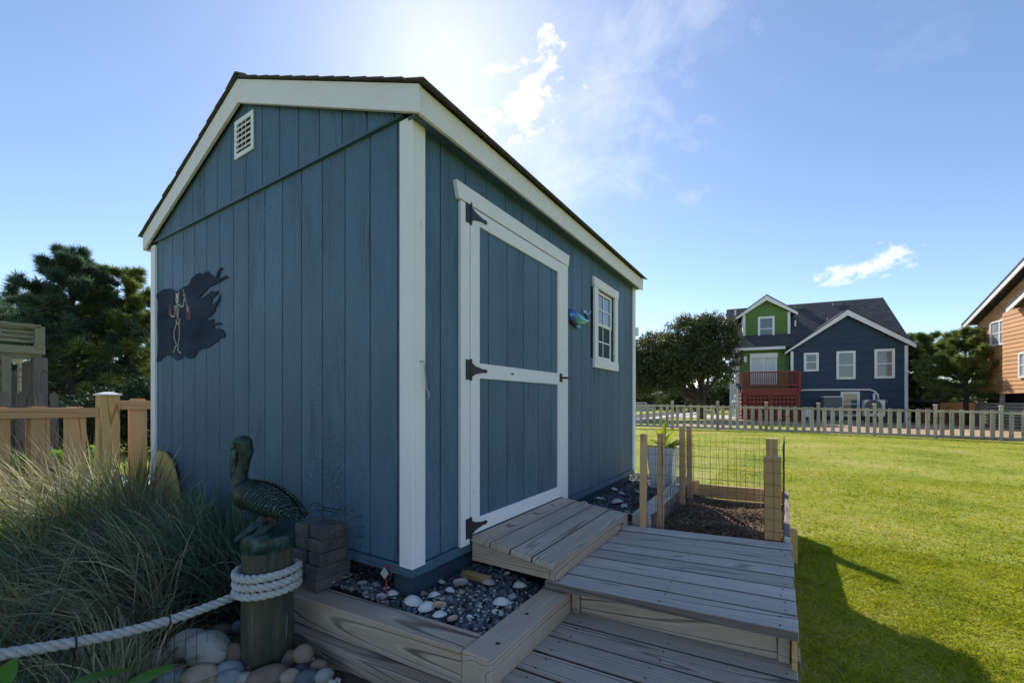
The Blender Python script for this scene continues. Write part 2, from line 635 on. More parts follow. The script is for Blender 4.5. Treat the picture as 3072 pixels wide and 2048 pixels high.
def grid(name, xs, ys, zf, mat, kind='structure'):
    V = np.array([(x, y, zf(x, y)) for y in ys for x in xs])
    nx, ny = len(xs), len(ys)
    Fq = np.array([(j * nx + i, j * nx + i + 1, (j + 1) * nx + i + 1, (j + 1) * nx + i) for j in range(ny - 1) for i in range(nx - 1)])
    o = bpy.data.objects.new(name, npmesh(name, V, Fq, mat, True))
    link(o)
    o['kind'] = kind
    return o


def m_lawn():
    m, nt, p = newmat('lawn')
    tc = nd(nt, 'ShaderNodeTexCoord')
    n = noise(nt, tc.outputs['Object'], .55, 6., .6, .4)
    n2 = noise(nt, tc.outputs['Object'], 5., 6., .7)
    f = mth(nt, 'ADD', mth(nt, 'MULTIPLY', n, .6), mth(nt, 'MULTIPLY', n2, .4))
    lk(nt, ramp(nt, f, [(.30, (.10, .15, .014)), (.48, (.25, .28, .035)), (.62, (.37, .33, .11)), (.72, (.42, .34, .17))]), p.inputs['Base Color'])
    p.inputs['Roughness'].default_value = .9
    p.inputs['Specular IOR Level'].default_value = .15
    bump(nt, p, noise(nt, tc.outputs['Object'], 70., 4., .7), .8, .03)
    return m


MT['lawn'] = m_lawn()
xs = np.concatenate([[-600, -250, -100, -50, -25, -12], np.arange(-8, 14, .5), [16, 20, 30, 50, 100, 250, 600]])
ys = np.concatenate([[-300, -80, -20, -6], np.arange(-3, 24, .5), [26, 30, 40, 60, 100, 250, 800]])
tag(grid('lawn', xs, ys, ground_z, MT['lawn']), 'sunlit short green lawn reaching from the deck to the picket fence')

# planting bed, left front
MT['sand'] = m_ground('sandy_yard', [(.3, (.22, .15, .09)), (.5, (.34, .25, .16)), (.7, (.42, .34, .24))], 1.2, fine=25.)
MT['asphalt'] = m_ground('asphalt', [(.3, (.045, .047, .05)), (.7, (.075, .077, .08))], 3., fine=60., bmp=.2)
MT['concrete'] = m_ground('concrete', [(.3, (.36, .35, .33)), (.7, (.46, .45, .43))], 2., fine=40., bmp=.2)


def bed_z(x, y):
    return .0 + .05 * math.sin(x * 2.1) * math.cos(y * 1.7) + .03 * math.sin(x * 7 + y * 5) + (.12 * max(0., min(1., (-2.6 - x) / 1.0)) if y > .8 else 0)


tag(grid('planting_bed', np.linspace(-5.1, -1.08, 40), np.linspace(-.9, 1.6, 26), bed_z, MT['soil']), 'dark soil of the planting bed under the grasses')
o = MB().box((-11.5, -12, -.06), (-8.4, 60, .035)).build('road', MT['asphalt']); o['kind'] = 'structure'
o = MB().box((-8.4, -12, -.06), (-7.2, 60, .055)).build('pavement', MT['concrete']); o['kind'] = 'structure'
o = MB().box((-30, 34, -.2), (4.2, 41, .02)).build('street', MT['concrete']); o['kind'] = 'structure'
fdir = Vector((2.386, .51, 0)).normalized()
FP0 = Vector((-4.18, 19.9, 0)); FPS = Vector((2.386, .51, 0)) * .75
sn = Vector((-fdir.y, fdir.x, 0))
sy = MB().prism([FP0 + sn * .5 - fdir * 1 + UP * -.05, FP0 + fdir * 22 + sn * .5 + UP * -.23, FP0 + fdir * 24 + sn * 12 + UP * -.2, FP0 + fdir * 3 + sn * 12 + UP * -.02], (0, 0, .045)).build('sandy_yard', MT['sand'])
sy['kind'] = 'structure'

# =================================================================== SHED
S = 1.024
XW, YG = -1.4926, 1.462
XL, YF = -4.616, 5.0216
ZB = H - .792
ZBAT = H + 1.3685 * S
RX = -3.055
EX, EXL = -1.400, -4.710
ZFB, ZFT = H + 1.317, H + 1.448
ZPB, ZPT = H + 1.985, H + 2.140
SLOPE = (ZPT - ZFT) / (EX - RX)
shed = thing('shed', ((XW + XL) / 2, (YG + YF) / 2, ZB), 'blue board-sided garden shed with white trim and a gabled shingle roof', 'shed')


def roof_under(x):
    return ZPB + .06 - SLOPE * abs(x - RX)


# inner walls (backing seen only as the dark line of the grooves)
bk = .016
MB().prism([(XL + .03, YG + bk, ZB), (XW - .03, YG + bk, ZB), (XW - .03, YG + bk, roof_under(XW)), (RX, YG + bk, roof_under(RX)), (XL + .03, YG + bk, roof_under(XL))], (0, .05, 0)).build('gable_wall', MT['blue_back'], shed)
MB().prism([(XL + .03, YF - bk, ZB), (XW - .03, YF - bk, ZB), (XW - .03, YF - bk, roof_under(XW)), (RX, YF - bk, roof_under(RX)), (XL + .03, YF - bk, roof_under(XL))], (0, -.05, 0)).build('rear_gable_wall', MT['blue'], shed)
MB().box((XW - bk - .05, YG + .07, ZB), (XW - bk, YF - .07, ZFB)).build('door_wall', MT['blue_back'], shed)
MB().box((XL + bk, YG + .07, ZB), (XL + bk + .05, YF - .07, ZFB)).build('far_side_wall', MT['blue'], shed)
MB().box((XL + .05, YG + .05, ZB - .02), (XW - .05, YF - .05, ZB + .03)).build('floor_frame', MT['blue_back'], shed)

GAP = .007
PIT = .2032


def vboard(x0, x1, z0, z1, z1b, yface, t, axis):
    """one vertical siding strip with an optional slanting top. axis 'g' gable (faces -Y) or 'd' door wall (faces +X)"""
    L = max(z1, z1b) - z0
    vs = [(0, -(x1 - x0) / 2, 0), (0, (x1 - x0) / 2, 0), (z1b - z0, (x1 - x0) / 2, 0), (z1 - z0, -(x1 - x0) / 2, 0)]
    mb = MB().prism([Vector(v) for v in vs], (0, 0, t))
    me = bpy.data.meshes.new('siding_board')
    bm = bmesh.new()
    tmp = bpy.data.meshes.new('t'); tmp.from_pydata(mb.v, [], mb.f); bm.from_mesh(tmp); bpy.data.meshes.remove(tmp)
    bmesh.ops.recalc_face_normals(bm, faces=bm.faces)
    bmesh.ops.bevel(bm, geom=list(bm.edges), offset=.002, segments=1, affect='EDGES', profile=.5)
    bm.to_mesh(me); bm.free()
    me.materials.append(MT['blue'])
    o = bpy.data.objects.new('siding_board', me)
    mid = (x0 + x1) / 2
    if axis == 'g':      # local x->z, y->x, z->-y (outwards)
        M3 = Matrix(((0, 1, 0), (0, 0, -1), (1, 0, 0)))
        if M3.determinant() < 0: M3 = Matrix(((0, 1, 0), (0, 0, 1), (1, 0, 0)))
        o.matrix_basis = Matrix.Translation((mid, yface + (t if M3[1][2] < 0 else 0), z0)) @ M3.to_4x4()
    else:                # local x->z, y->y, z->+x
        M3 = Matrix(((0, 0, 1), (0, 1, 0), (1, 0, 0)))
        o.matrix_basis = Matrix.Translation((yface - t, mid, z0)) @ M3.to_4x4()
        if M3.determinant() < 0:
            M3 = Matrix(((0, 0, 1), (0, -1, 0), (1, 0, 0)))
            o.matrix_basis = Matrix.Translation((yface - t, mid, z0)) @ M3.to_4x4()
    return link(o, shed)


g0 = -1.755 * S
gx = sorted([XW - .06, XL + .06] + [g0 - PIT * k for k in range(14) if g0 - PIT * k > XL + .08] + [g0 + PIT])
gx = [g for g in gx if XL < g < XW]
for a, b in zip(gx[:-1], gx[1:]):
    if b - a < .02: continue
    vboard(a + GAP / 2, b - GAP / 2, ZB + .008, ZBAT - .012, ZBAT - .012, YG, bk, 'g')
g0u = -1.764 * S
gxu = sorted([g0u - PIT * k for k in range(15)] + [g0u + PIT, XL + .03, XW - .02, RX])
gxu = [g for g in gxu if XL < g < XW]
for a, b in zip(gxu[:-1], gxu[1:]):
    za, zb_ = roof_under(a), roof_under(b)
    if max(za, zb_) < ZBAT + .03: continue
    ga = 0 if a == RX else GAP / 2
    gb = 0 if b == RX else GAP / 2
    if b - a < .02: continue
    vboard(a + ga, b - gb, ZBAT - .02, max(za, ZBAT), max(zb_, ZBAT), YG - .012, bk, 'g')
MB().box((XL + .05, YG - .018, ZBAT - .034), (XW - .05, YG + .012, ZBAT - .02)).build('drip_strip', MT['blue'], shed)
gy = [YG + .02] + [1.66 + PIT * k for k in range(17) if 1.66 + PIT * k < YF - .05] + [YF - .03]
WY0, WY1, WZ0, WZ1 = 3.835, 4.262, H + .418, H + 1.056
for a, b in zip(gy[:-1], gy[1:]):
    if b - a < .02: continue
    segs = [(ZB + .008, ZFB + .02)]
    if a < WY1 and b > WY0:
        if a >= WY0 - .01 and b <= WY1 + .01 or True:
            segs = [(ZB + .008, WZ0 - .01), (WZ1 + .01, ZFB + .02)]
    for z0, z1 in segs:
        vboard(a + GAP / 2, b - GAP / 2, z0, z1, z1, XW, bk, 'd')
# skirt boards
MB().box((XL, YG - .012, ZB - .045), (XW + .012, YG + .03, ZB + .004)).build('skirt_board', MT['blue'], shed, bevel=.003)
MB().box((XW - .03, YG + .03, ZB - .045), (XW + .012, YF, ZB + .004)).build('skirt_board', MT['blue'], shed, bevel=.003)
for x in (XL + .25, -3.4, -2.6, XW - .10):
    MB().box((x - .06, YG + .03, ZB - .17), (x + .06, YF - .03, ZB - .046)).build('skid', MT['blue_back'], shed, bevel=.004)
# corner boards (two boards each corner)
CT = .02
cw = .088
board('corner_board', ZFB - ZB + .03, cw, CT, (XW + CT - cw / 2, YG - CT / 2, (ZFB + ZB + .03) / 2), MT['white'], shed, 'zx')
board('corner_board', ZFB - ZB + .03, cw - CT, CT, (XW + CT / 2, YG + (cw - CT) / 2 + .0005, (ZFB + ZB + .03) / 2), MT['white'], shed, 'z')
board('corner_board', ZFB - ZB + .03, cw, CT, (XL - CT + cw / 2, YG - CT / 2, (ZFB + ZB + .03) / 2), MT['white'], shed, 'zx')
board('corner_board', ZFB - ZB + .03, cw, CT, (XL - CT / 2, YG + cw / 2, (ZFB + ZB + .03) / 2), MT['white'], shed, 'z')
board('corner_board', ZFB - ZB + .03, cw, CT, (XW + CT / 2, YF - cw / 2 + .02, (ZFB + ZB + .03) / 2), MT['white'], shed, 'z')
board('corner_board', ZFB - ZB + .03, cw, CT, (XW - cw / 2, YF + CT / 2, (ZFB + ZB + .03) / 2), MT['white'], shed, 'zx')
# roof: deck, fascia, shingles
YR0, YR1 = YG - .052, YF + .075
roof = MB().prism([(EX - .02, YR0 + .02, ZFT - .02), (RX, YR0 + .02, ZPT - .012), (EXL + .02, YR0 + .02, ZFT - .02), (EXL + .02, YR0 + .02, ZFT - .045), (RX, YR0 + .02, ZPT - .045), (EX - .02, YR0 + .02, ZFT - .045)], (0, YR1 - YR0 - .04, 0)).build('roof', MT['cream'], shed)
FTk = .02
for sgn, ex in ((1, EX), (-1, EXL)):
    # gable-end fascia (front and rear)
    for yy in (YR0, YR1 - FTk):
        MB().prism([(ex, yy, ZFB), (ex, yy, ZFT), (RX + sgn * .001, yy, ZPT), (RX + sgn * .001, yy, ZPB)], (0, FTk, 0)).build('rake_fascia', MT['cream'], roof, bevel=.002)
    MB().box((ex - (FTk if sgn > 0 else 0), YR0 + FTk + .001, ZFB), (ex + (FTk if sgn < 0 else 0), YR1 - FTk - .001, ZFT - .004)).build('eave_fascia', MT['cream'], roof, bevel=.002)
    MB().box((min(ex - sgn * .022, (XW if sgn > 0 else XL) ), YR0 + FTk + .002, ZFB + .012), (max(ex - sgn * .022, (XW if sgn > 0 else XL)), YR1 - FTk - .002, ZFB + .022)).build('soffit', MT['blue'], roof)
    # shingle courses, each a thin tilted slab
    n = 13
    run = abs(ex - RX) + .03
    sl = Vector((sgn * 1, 0, -SLOPE)).normalized()
    nrm = Vector((sgn * SLOPE, 0, 1)).normalized()
    Ls = math.hypot(run, run * SLOPE)
    top = Vector((RX, 0, ZPT + .004))
    for k in range(n):
        a0 = top + sl * (Ls * k / n) + nrm * .002
        a1 = top + sl * (Ls * (k + 1) / n + .012)
        j = random.uniform(-.003, .004)
        pts = [a0, a1 + nrm * .006, a1 + nrm * (.014 + j * .6), a0 + nrm * .005]
        MB().prism([(p.x, YR0 - .018 + j, p.z) for p in pts], (0, YR1 - YR0 + .036, 0)).build('shingle_course', MT['shingle'], roof)
    # ragged tab ends where the courses show along the rakes
for k in range(18):
    y = YR0 - .016 + k * (YR1 - YR0 + .03) / 18
    MB().prism([(RX - .13, y, ZPT + .018 - .13 * SLOPE), (RX, y, ZPT + .030), (RX + .13, y, ZPT + .018 - .13 * SLOPE), (RX + .13, y, ZPT + .028 - .13 * SLOPE), (RX, y, ZPT + .041), (RX - .13, y, ZPT + .028 - .13 * SLOPE)], (0, (YR1 - YR0) / 18 + .01, .003)).build('ridge_cap', MT['shingle'], roof)

# gable vent
vx0, vx1, vz0, vz1 = -3.088 * S, -2.848 * S, H + 1.610 * S, H + 1.861 * S
yv = YG - .014
vent = MB().box((vx0, yv - .008, vz0), (vx0 + .03, yv, vz1)).box((vx1 - .03, yv - .008, vz0), (vx1, yv, vz1)).box((vx0 + .03, yv - .008, vz0), (vx1 - .03, yv, vz0 + .03)).box((vx0 + .03, yv - .008, vz1 - .03), (vx1 - .03, yv, vz1)).build('gable_vent', MT['vent_white'], shed)
MB().box((vx0 + .028, yv - .002, vz0 + .028), (vx1 - .028, yv + .001, vz1 - .028)).build('vent_screen', MT['dark'], vent)
for k in range(5):
    z = vz0 + .04 + k * .036
    MB().prism([(vx0 + .028, yv - .003, z + .026), (vx0 + .028, yv - .016, z), (vx0 + .028, yv - .013, z - .002), (vx0 + .028, yv - .001, z + .022)], (vx1 - vx0 - .056, 0, 0)).build('louvre_slat', MT['vent_white'], vent)
for k in (-1, 0, 1):
    x = (vx0 + vx1) / 2 + k * .05
    MB().box((x - .002, yv - .018, vz0 + .028), (x + .002, yv - .0165, vz1 - .028)).build('vent_rib', MT['vent_white'], vent)

# door
XF = XW + .022          # face of the casing
dY0, dYs, dY1, dY2 = 1.800, 1.880, 3.052, 3.158
zH0, zH1 = H + 1.093, H + 1.184
zT = H - .79
for y0, y1 in ((dY0, dYs - .003), (dY1 + .012, dY2)):
    board('door_casing', zH0 - zT, y1 - y0, .022, (XW + .0112, (y0 + y1) / 2, (zH0 + zT) / 2), MT['white'], shed, 'z')
MB().prism([(XW + .0005, 1.777, zH0 + .001), (XW + .0005, 3.156, zH0 + .001), (XW + .0005, 3.176, zH1), (XW + .0005, 1.753, zH1)], (.028, 0, 0)).build('door_head', MT['white'], shed, bevel=.002)
door = MB().box((XW - .012, dYs, H - .742), (XW + .004, dY1 + .008, H + 1.088)).build('door', MT['blue_back'], shed)
gd = [dYs + .08] + [1.66 + PIT * k for k in range(2, 7)] + [2.98]
for a, b in zip(gd[:-1], gd[1:]):
    for z0, z1 in ((H - .665, H + .14), (H + .215, H + 1.01)):
        o = board('door_board', z1 - z0, b - a - GAP, .008, (XW + .0085, (a + b) / 2, (z0 + z1) / 2), MT['blue'], door, 'z', .0015)
for n_, y0, y1, z0, z1 in (('door_stile', dYs + .002, 1.966, H - .742, H + 1.088), ('door_stile', 2.977, dY1 + .008, H - .742, H + 1.088)):
    board(n_, z1 - z0, y1 - y0, .020, (XW + .0150, (y0 + y1) / 2, (z0 + z1) / 2), MT['white'], door, 'z')
for z0, z1 in ((H - .742, H - .658), (H + .134, H + .221), (H + 1.003, H + 1.088)):
    o = board('door_rail', 2.977 - 1.966 - .002, z1 - z0, .019, (XW + .0145, (2.977 + 1.966) / 2, (z0 + z1) / 2), MT['white'], door, 'x')
    o.rotation_euler = Matrix(((0, 0, 1), (1, 0, 0), (0, 1, 0))).to_euler()
for zc_ in (H + 1.045, H + .178, H - .70):       # strap hinges
    z0 = zc_
    hg = MB().box((XF, 1.838, z0 - .056), (XF + .004, 1.872, z0 + .056)).build('hinge', MT['iron'], door, bevel=.001)
    MB().tube([(XF + .006, 1.881, z0 - .06), (XF + .006, 1.881, z0 + .06)], .006, 8).build('hinge_pin', MT['iron'], hg)
    prof = [(1.890, .036), (1.903, .032), (1.915, .024), (1.945, .018), (1.99, .010), (2.02, .012), (2.035, 0), (2.02, -.012), (1.99, -.010), (1.945, -.018), (1.915, -.024), (1.903, -.032), (1.890, -.036)]
    MB().prism([(XF + .004, y, z0 + dz) for y, dz in prof], (.004, 0, 0)).build('hinge_strap', MT['iron'], hg)
lt = MB().box((XF + .003, 2.995, H + .155), (XF + .010, 3.035, H + .222)).build('door_latch', MT['iron'], door, bevel=.003)
MB().tube([(XF + .008, 3.012, H + .188), (XF + .045, 3.03, H + .188), (XF + .05, 3.10, H + .186)], [.007, .008, .006], 8).build('latch_handle', MT['iron'], lt, True)
MB().tube([(XF + .003, 2.30, H + .178), (XF + .018, 2.305, H + .178)], .005, 6).build('rusty_screw', MT['rust'], door)
# hook and eye on the corner board
hk = MB().tube([(XW + .021, 1.495, H + .195), (XW + .036, 1.500, H + .195), (XW + .036, 1.506, H + .17), (XW + .034, 1.522, H + .06), (XW + .036, 1.535, H + .045), (XW + .036, 1.535, H + .02), (XW + .036, 1.527, H + .012)], .0035, 6).build('door_hook', MT['steel'], shed, True)
# window
WX = XW + .022
win = MB().box((XW - .06, WY0, WZ0), (XW - .055, WY1, WZ1)).build('window', MT['dark'], shed)
fr = MT['white']
wy0, wy1 = 3.743, 4.401
board('window_casing', H + 1.07 - (H + .408), .090, .022, (XW + .0115, wy0 + .045, H + .739), fr, win, 'z')
board('window_casing', H + 1.07 - (H + .408), .090, .022, (XW + .0115, wy1 - .060 - .045 + .06, H + .739), fr, win, 'z')
MB().prism([(XW + .0005, 3.738, H + 1.071), (XW + .0005, 4.406, H + 1.071), (XW + .0005, 4.420, H + 1.158), (XW + .0005, 3.712, H + 1.158)], (.026, 0, 0)).build('window_head', fr, win, bevel=.002)
MB().box((XW + .0005, 3.735, H + .320), (XW + .026, 4.408, H + .407)).build('window_sill', fr, win, bevel=.002)
wm = H + .743
MT['shed_glass'] = m_glass('shed_window_glass', (.02, .024, .03), .02, .9)
MT['screen'] = m_plain('insect_screen', (.055, .05, .048), .7)
for z0, z1, xo, nm in ((wm + .012, WZ1 - .02, -.010, 'upper_sash'), (WZ0 + .02, wm - .012, -.016, 'lower_sash')):
    x = XW + xo
    sash = MB().box((x - .01, WY0, z0 - .02), (x + .008, WY0 + .028, z1 + .02)).box((x - .01, WY1 - .028, z0 - .02), (x + .008, WY1, z1 + .02)).box((x - .01, WY0 + .028, z0 - .022), (x + .009, WY1 - .028, z0)).box((x - .01, WY0 + .028, z1), (x + .009, WY1 - .028, z1 + .022)).build(nm, MT['vent_white'], win)
    ym, zm = (WY0 + WY1) / 2, (z0 + z1) / 2
    for a, b in ((WY0 + .028, ym - .006), (ym + .006, WY1 - .028)):
        for c, d_ in ((z0, zm - .006), (zm + .006, z1)):
            MB().box((x - .008, a, c), (x - .004, b, d_)).build('pane', MT['shed_glass'] if nm == 'upper_sash' else MT['screen'], sash)
    MB().box((x - .009, ym - .006, z0), (x + .003, ym + .006, z1)).build('muntin', MT['vent_white'], sash)
    MB().box((x - .0085, WY0 + .028, zm - .006), (x + .0025, WY1 - .028, zm + .006)).build('muntin', MT['vent_white'], sash)
MB().box((XW - .005, YF + .02, H + .78), (XW + .045, YF + .06, H + .88)).build('corner_bracket', MT['vent_white'], shed, bevel=.003)

# =================================================================== DECKS, STEP, TIMBERS
TL = .045


def zd(x): return H - .885 + TL * (x + .945)
def zl(x): return H - 1.03 + TL * (x + .8)


TR = Matrix.Rotation(-math.atan(TL), 3, 'Y')     # decks rise a little to the right
deck = thing('upper_deck', (-.45, 2.45, zd(-.45) - .2), 'weathered grey plank deck in front of the shed step', 'deck')
nb = 8
bw = (3.035 - 1.872) / nb
dx0, dx1 = -1.0, .045
for k in range(nb):
    y = 1.872 + bw * (k + .5)
    xa, xb = dx0 + random.uniform(-.006, .004), dx1 + random.uniform(-.007, .006)
    xm = (xa + xb) / 2
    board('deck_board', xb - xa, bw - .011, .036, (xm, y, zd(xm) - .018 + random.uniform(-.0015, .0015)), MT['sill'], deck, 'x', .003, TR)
    for xs_ in (dx0 + .06, -.45, dx1 - .045):
        for q in (-.04, .04):
            xx = xs_ + random.uniform(-.012, .012)
            MB().tube([(xx, y + q, zd(xx) - .002), (xx, y + q, zd(xx) + .0012)], .0042, 7).build('screw', MT['rust'], deck)
fz0, fz1 = zl(-.4), zd(-.4) - .037
fy = 1.935
bar('fascia_board', (-.835, fy + .02, (zl(-.835) + zd(-.835) - .036) / 2), (-.02, fy + .02, (zl(-.02) + zd(-.02) - .036) / 2), fz1 - fz0 - .004, .036, MT['weathered_brown'], deck, side=(0, 0, 1))
MB().box((-.876, fy - .012, zl(-.85) + .001), (-.838, fy + .03, zd(-.86) - .038)).build('support_post', MT['weathered_brown'], deck, bevel=.002)
MB().box((-.018, fy - .010, zl(0) + .001), (.022, fy + .03, zd(-.0) - .038)).build('support_post', MT['weathered_brown'], deck, bevel=.002)
MB().box((.026, 1.89, .0), (.044, 3.03, zd(.03) - .038)).build('side_skirt', MT['fresh'], deck, bevel=.002)
MB().box((-.88, 3.0, .0), (.024, 3.03, zd(-.88) - .038)).build('joist', MT['weathered_brown'], deck)

ldeck = thing('lower_deck', (-.4, 1.4, zl(-.4) - .15), 'lower weathered plank deck one step down from the upper deck', 'deck')
ly = 2.10
k = 0
while ly > .35:
    w = .1375
    xb = .052 + random.uniform(-.006, .006)
    xa = -.885
    xm = (xa + xb) / 2
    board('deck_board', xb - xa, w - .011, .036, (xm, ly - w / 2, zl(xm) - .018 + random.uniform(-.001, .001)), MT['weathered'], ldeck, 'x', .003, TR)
    for xx in (-.80, -.42, .01):
        for q in (-.035, .035):
            x2 = xx + random.uniform(-.015, .015)
            MB().tube([(x2, ly - w / 2 + q, zl(x2) - .002), (x2, ly - w / 2 + q, zl(x2) + .0012)], .0042, 7).build('screw', MT['rust'], ldeck)
    ly -= w
MB().box((.02, .4, -.05), (.042, 1.88, zl(.03) - .038)).build('side_skirt', MT['fresh'], ldeck, bevel=.002)
MB().box((-.87, .4, -.05), (-.83, 1.9, zl(-.85) - .038)).build('joist', MT['weathered_brown'], ldeck)

# sloped door step
st = thing('door_step', (-1.2, 2.46, zd(-1.2)), 'low sloping plank step below the shed door', 'step')
zs0, zs1 = H - .748, H - .803
for k in range(4):
    xa = -1.474 + .1315 * k
    xm = xa + .0645
    zz = zs0 + (zs1 - zs0) * (xm + 1.474) / .527
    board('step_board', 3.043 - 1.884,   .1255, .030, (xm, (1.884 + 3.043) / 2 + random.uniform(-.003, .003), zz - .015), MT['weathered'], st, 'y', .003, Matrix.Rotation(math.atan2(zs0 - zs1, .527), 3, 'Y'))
    for yy in (1.90, 2.46, 3.02):
        for q in (-.035, .035):
            z_ = zs0 + (zs1 - zs0) * (xm + q + 1.474) / .527
            MB().tube([(xm + q, yy, z_ - .002), (xm + q, yy, z_ + .0012)], .004, 7).build('screw', MT['rust'], st)
for y0 in (1.892, 3.0):
    MB().prism([(-1.468, y0, zs0 - .034), (-.982, y0, zs1 - .030), (-.982, y0, zd(-.98) + .002), (-1.468, y0, zd(-1.47) + .026)], (0, .036, 0)).build('side_board', MT['weathered_brown'], st, bevel=.002)
sfb = board('front_board', 3.043 - 1.884, .082, .034, (-.962, (1.884 + 3.043) / 2, zd(-.962) + .0425), MT['weathered_brown'], st, 'y', .003, Matrix.Rotation(R(90), 3, 'Y'))
tag(board('timber_offcut', .17, .05, .028, (-1.40, 1.84, .258), MT['fresh'], None, 'x'), 'short yellow pine offcut under the near side of the door step', 'board')

# retaining timbers
def zt(x): return H - .935 + .04 * (x + 1.02)


def timber(name, p, q, label, size=.138, mat='weathered_brown', top=True):
    o = bar(name, p, q, size, size, MT[mat], None, .006)
    return tag(o, label, 'timber', 'retaining timbers round the gravel bed')


dz = Vector((0, 0, -.069))
timber('landscape_timber', Vector((-2.20, 1.300, zt(-2.2))) + dz, Vector((-1.024, 1.322, zt(-1.024))) + dz, 'long brown-grey timber holding the front of the gravel bed, upper of two')
timber('landscape_timber', Vector((-.953, 1.252, zt(-.95))) + dz, Vector((-.953, 1.965, zt(-.95))) + dz, 'short grey timber with cut end grain between gravel bed and lower deck')
timber('landscape_timber', Vector((-2.30, 1.255, zt(-2.3) - .141)) + dz, Vector((-1.0, 1.262, zt(-1.0) - .141)) + dz, 'lower timber under the front of the gravel bed beside the river stones')
for (x, y) in ((-.953, 1.62), (-.93, 1.36)):
    tag(MB().lathe([(.009, 0), (.009, .001), (.005, .001)], (x, y, zt(x) + .0005), 10).build('lag_screw', MT['rust']), 'rusty lag screw head %s the top of the short grey timber' % ('midway along' if y > 1.5 else 'near the cut end of'), 'screw')
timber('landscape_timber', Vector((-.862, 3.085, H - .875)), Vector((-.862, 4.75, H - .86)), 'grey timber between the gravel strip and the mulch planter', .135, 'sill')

# =================================================================== GRAVEL BED
GZ = .232


def gravel_z(x, y):
    return GZ + .012 * math.sin(9 * x + 4 * y) + .01 * math.sin(13 * y - 5 * x)


gb = grid('gravel_base', np.linspace(-4.5, -.93, 46), np.linspace(1.37, 1.90, 14), lambda x, y: gravel_z(x, y) - .012, MT['gravel_base'])
tag(gb, 'dark base of the gravel bed')
gb2 = grid('gravel_base', np.linspace(-4.5, -.93, 40), np.linspace(1.90, 5.35, 40), lambda x, y: gravel_z(x, y) - .012 + (.03 if y > 3 else 0), MT['gravel_base'])


def stones_mesh(name, P, sizes, mat, flat=.6):
    """many low-poly chips, one mesh"""
    ico = np.array([(0, 0, 1), (.894, 0, .447), (.276, .851, .447), (-.724, .526, .447), (-.724, -.526, .447), (.276, -.851, .447), (.724, .526, -.447), (-.276, .851, -.447), (-.894, 0, -.447), (-.276, -.851, -.447), (.724, -.526, -.447), (0, 0, -1)])
    fi = np.array([(0, 1, 2), (0, 2, 3), (0, 3, 4), (0, 4, 5), (0, 5, 1), (1, 6, 2), (2, 7, 3), (3, 8, 4), (4, 9, 5), (5, 10, 1), (6, 7, 2), (7, 8, 3), (8, 9, 4), (9, 10, 5), (10, 6, 1), (11, 7, 6), (11, 8, 7), (11, 9, 8), (11, 10, 9), (11, 6, 10)])
    n = len(P)
    v = ico[None] * (1 + RNG.uniform(-.33, .33, (n, 12, 1)))
    v = v * (sizes[:, None, None] * RNG.uniform(.55, 1.25, (n, 1, 3)))
    v[:, :, 2] *= flat
    a = RNG.uniform(0, 6.283, n); b = RNG.normal(0, .45, n)
    ca, sa, cb, sb = np.cos(a)[:, None], np.sin(a)[:, None], np.cos(b)[:, None], np.sin(b)[:, None]
    x, y, z = v[:, :, 0], v[:, :, 1], v[:, :, 2]
    y, z = y * cb - z * sb, y * sb + z * cb
    x, y = x * ca - y * sa, x * sa + y * ca
    V = np.stack([x, y, z], -1) + P[:, None, :]
    Fi = fi[None] + (np.arange(n) * 12)[:, None, None]
    return npmesh(name, V.reshape(-1, 3), Fi.reshape(-1, 3), mat)


pts = []
for _ in range(5200):
    x, y = random.uniform(-2.35, -.94), random.uniform(1.39, 2.0)
    pts.append((x, y, gravel_z(x, y) + random.uniform(-.006, .008)))
for _ in range(5200):
    x, y = random.uniform(-1.72, -.93), random.uniform(3.0, 5.3)
    pts.append((x, y, gravel_z(x, y) + .03 + random.uniform(-.006, .008)))
P = np.array(pts)
go = bpy.data.objects.new('gravel', stones_mesh('gravel', P, RNG.uniform(.007, .02, len(P)), MT['gravel'], .65))
link(go); tag(go, 'dark slate gravel chips around the shed', 'gravel', None, 'stuff')
bar_e = bar('edging_board', (-1.62, 5.36, .25), (-.93, 5.36, .25), .12, .035, MT['sill'], None, .003, (0, 0, 1))
tag(bar_e, 'thin grey edging board at the far end of the gravel strip', 'board')

# shells
_shell = {}


def shell_mesh(col, kind):
    key = (col, kind)
    if key in _shell: return _shell[key]
    nu, nv = 22, 6
    V, Fq = [], []
    for i in range(nv + 1):
        t = i / nv
        for j in range(nu):
            a = 2 * math.pi * j / nu
            rr = t * (1 + .12 * math.cos(a) - .10 * abs(math.sin(a / 2)) + (.03 * math.cos(11 * a) if kind == 0 else 0))
            x, y = rr * math.cos(a) - .15 * t, rr * math.sin(a) * .78
            z = .52 * (1 - t ** 2.2) * (1 - .2 * (x - .2))
            if kind == 0: z += .014 * math.cos(13 * a) * t
            if kind == 2: z = .4 * t ** 2.0 + .03 * math.sin(3 * a)      # open valve facing up
            V.append((x, y, z))
    for i in range(nv):
        for j in range(nu):
            Fq.append((i * nu + j, i * nu + (j + 1) % nu, (i + 1) * nu + (j + 1) % nu, (i + 1) * nu + j))
    _shell[key] = npmesh('shell', V, Fq, MT['shell_' + col], True)
    return _shell[key]


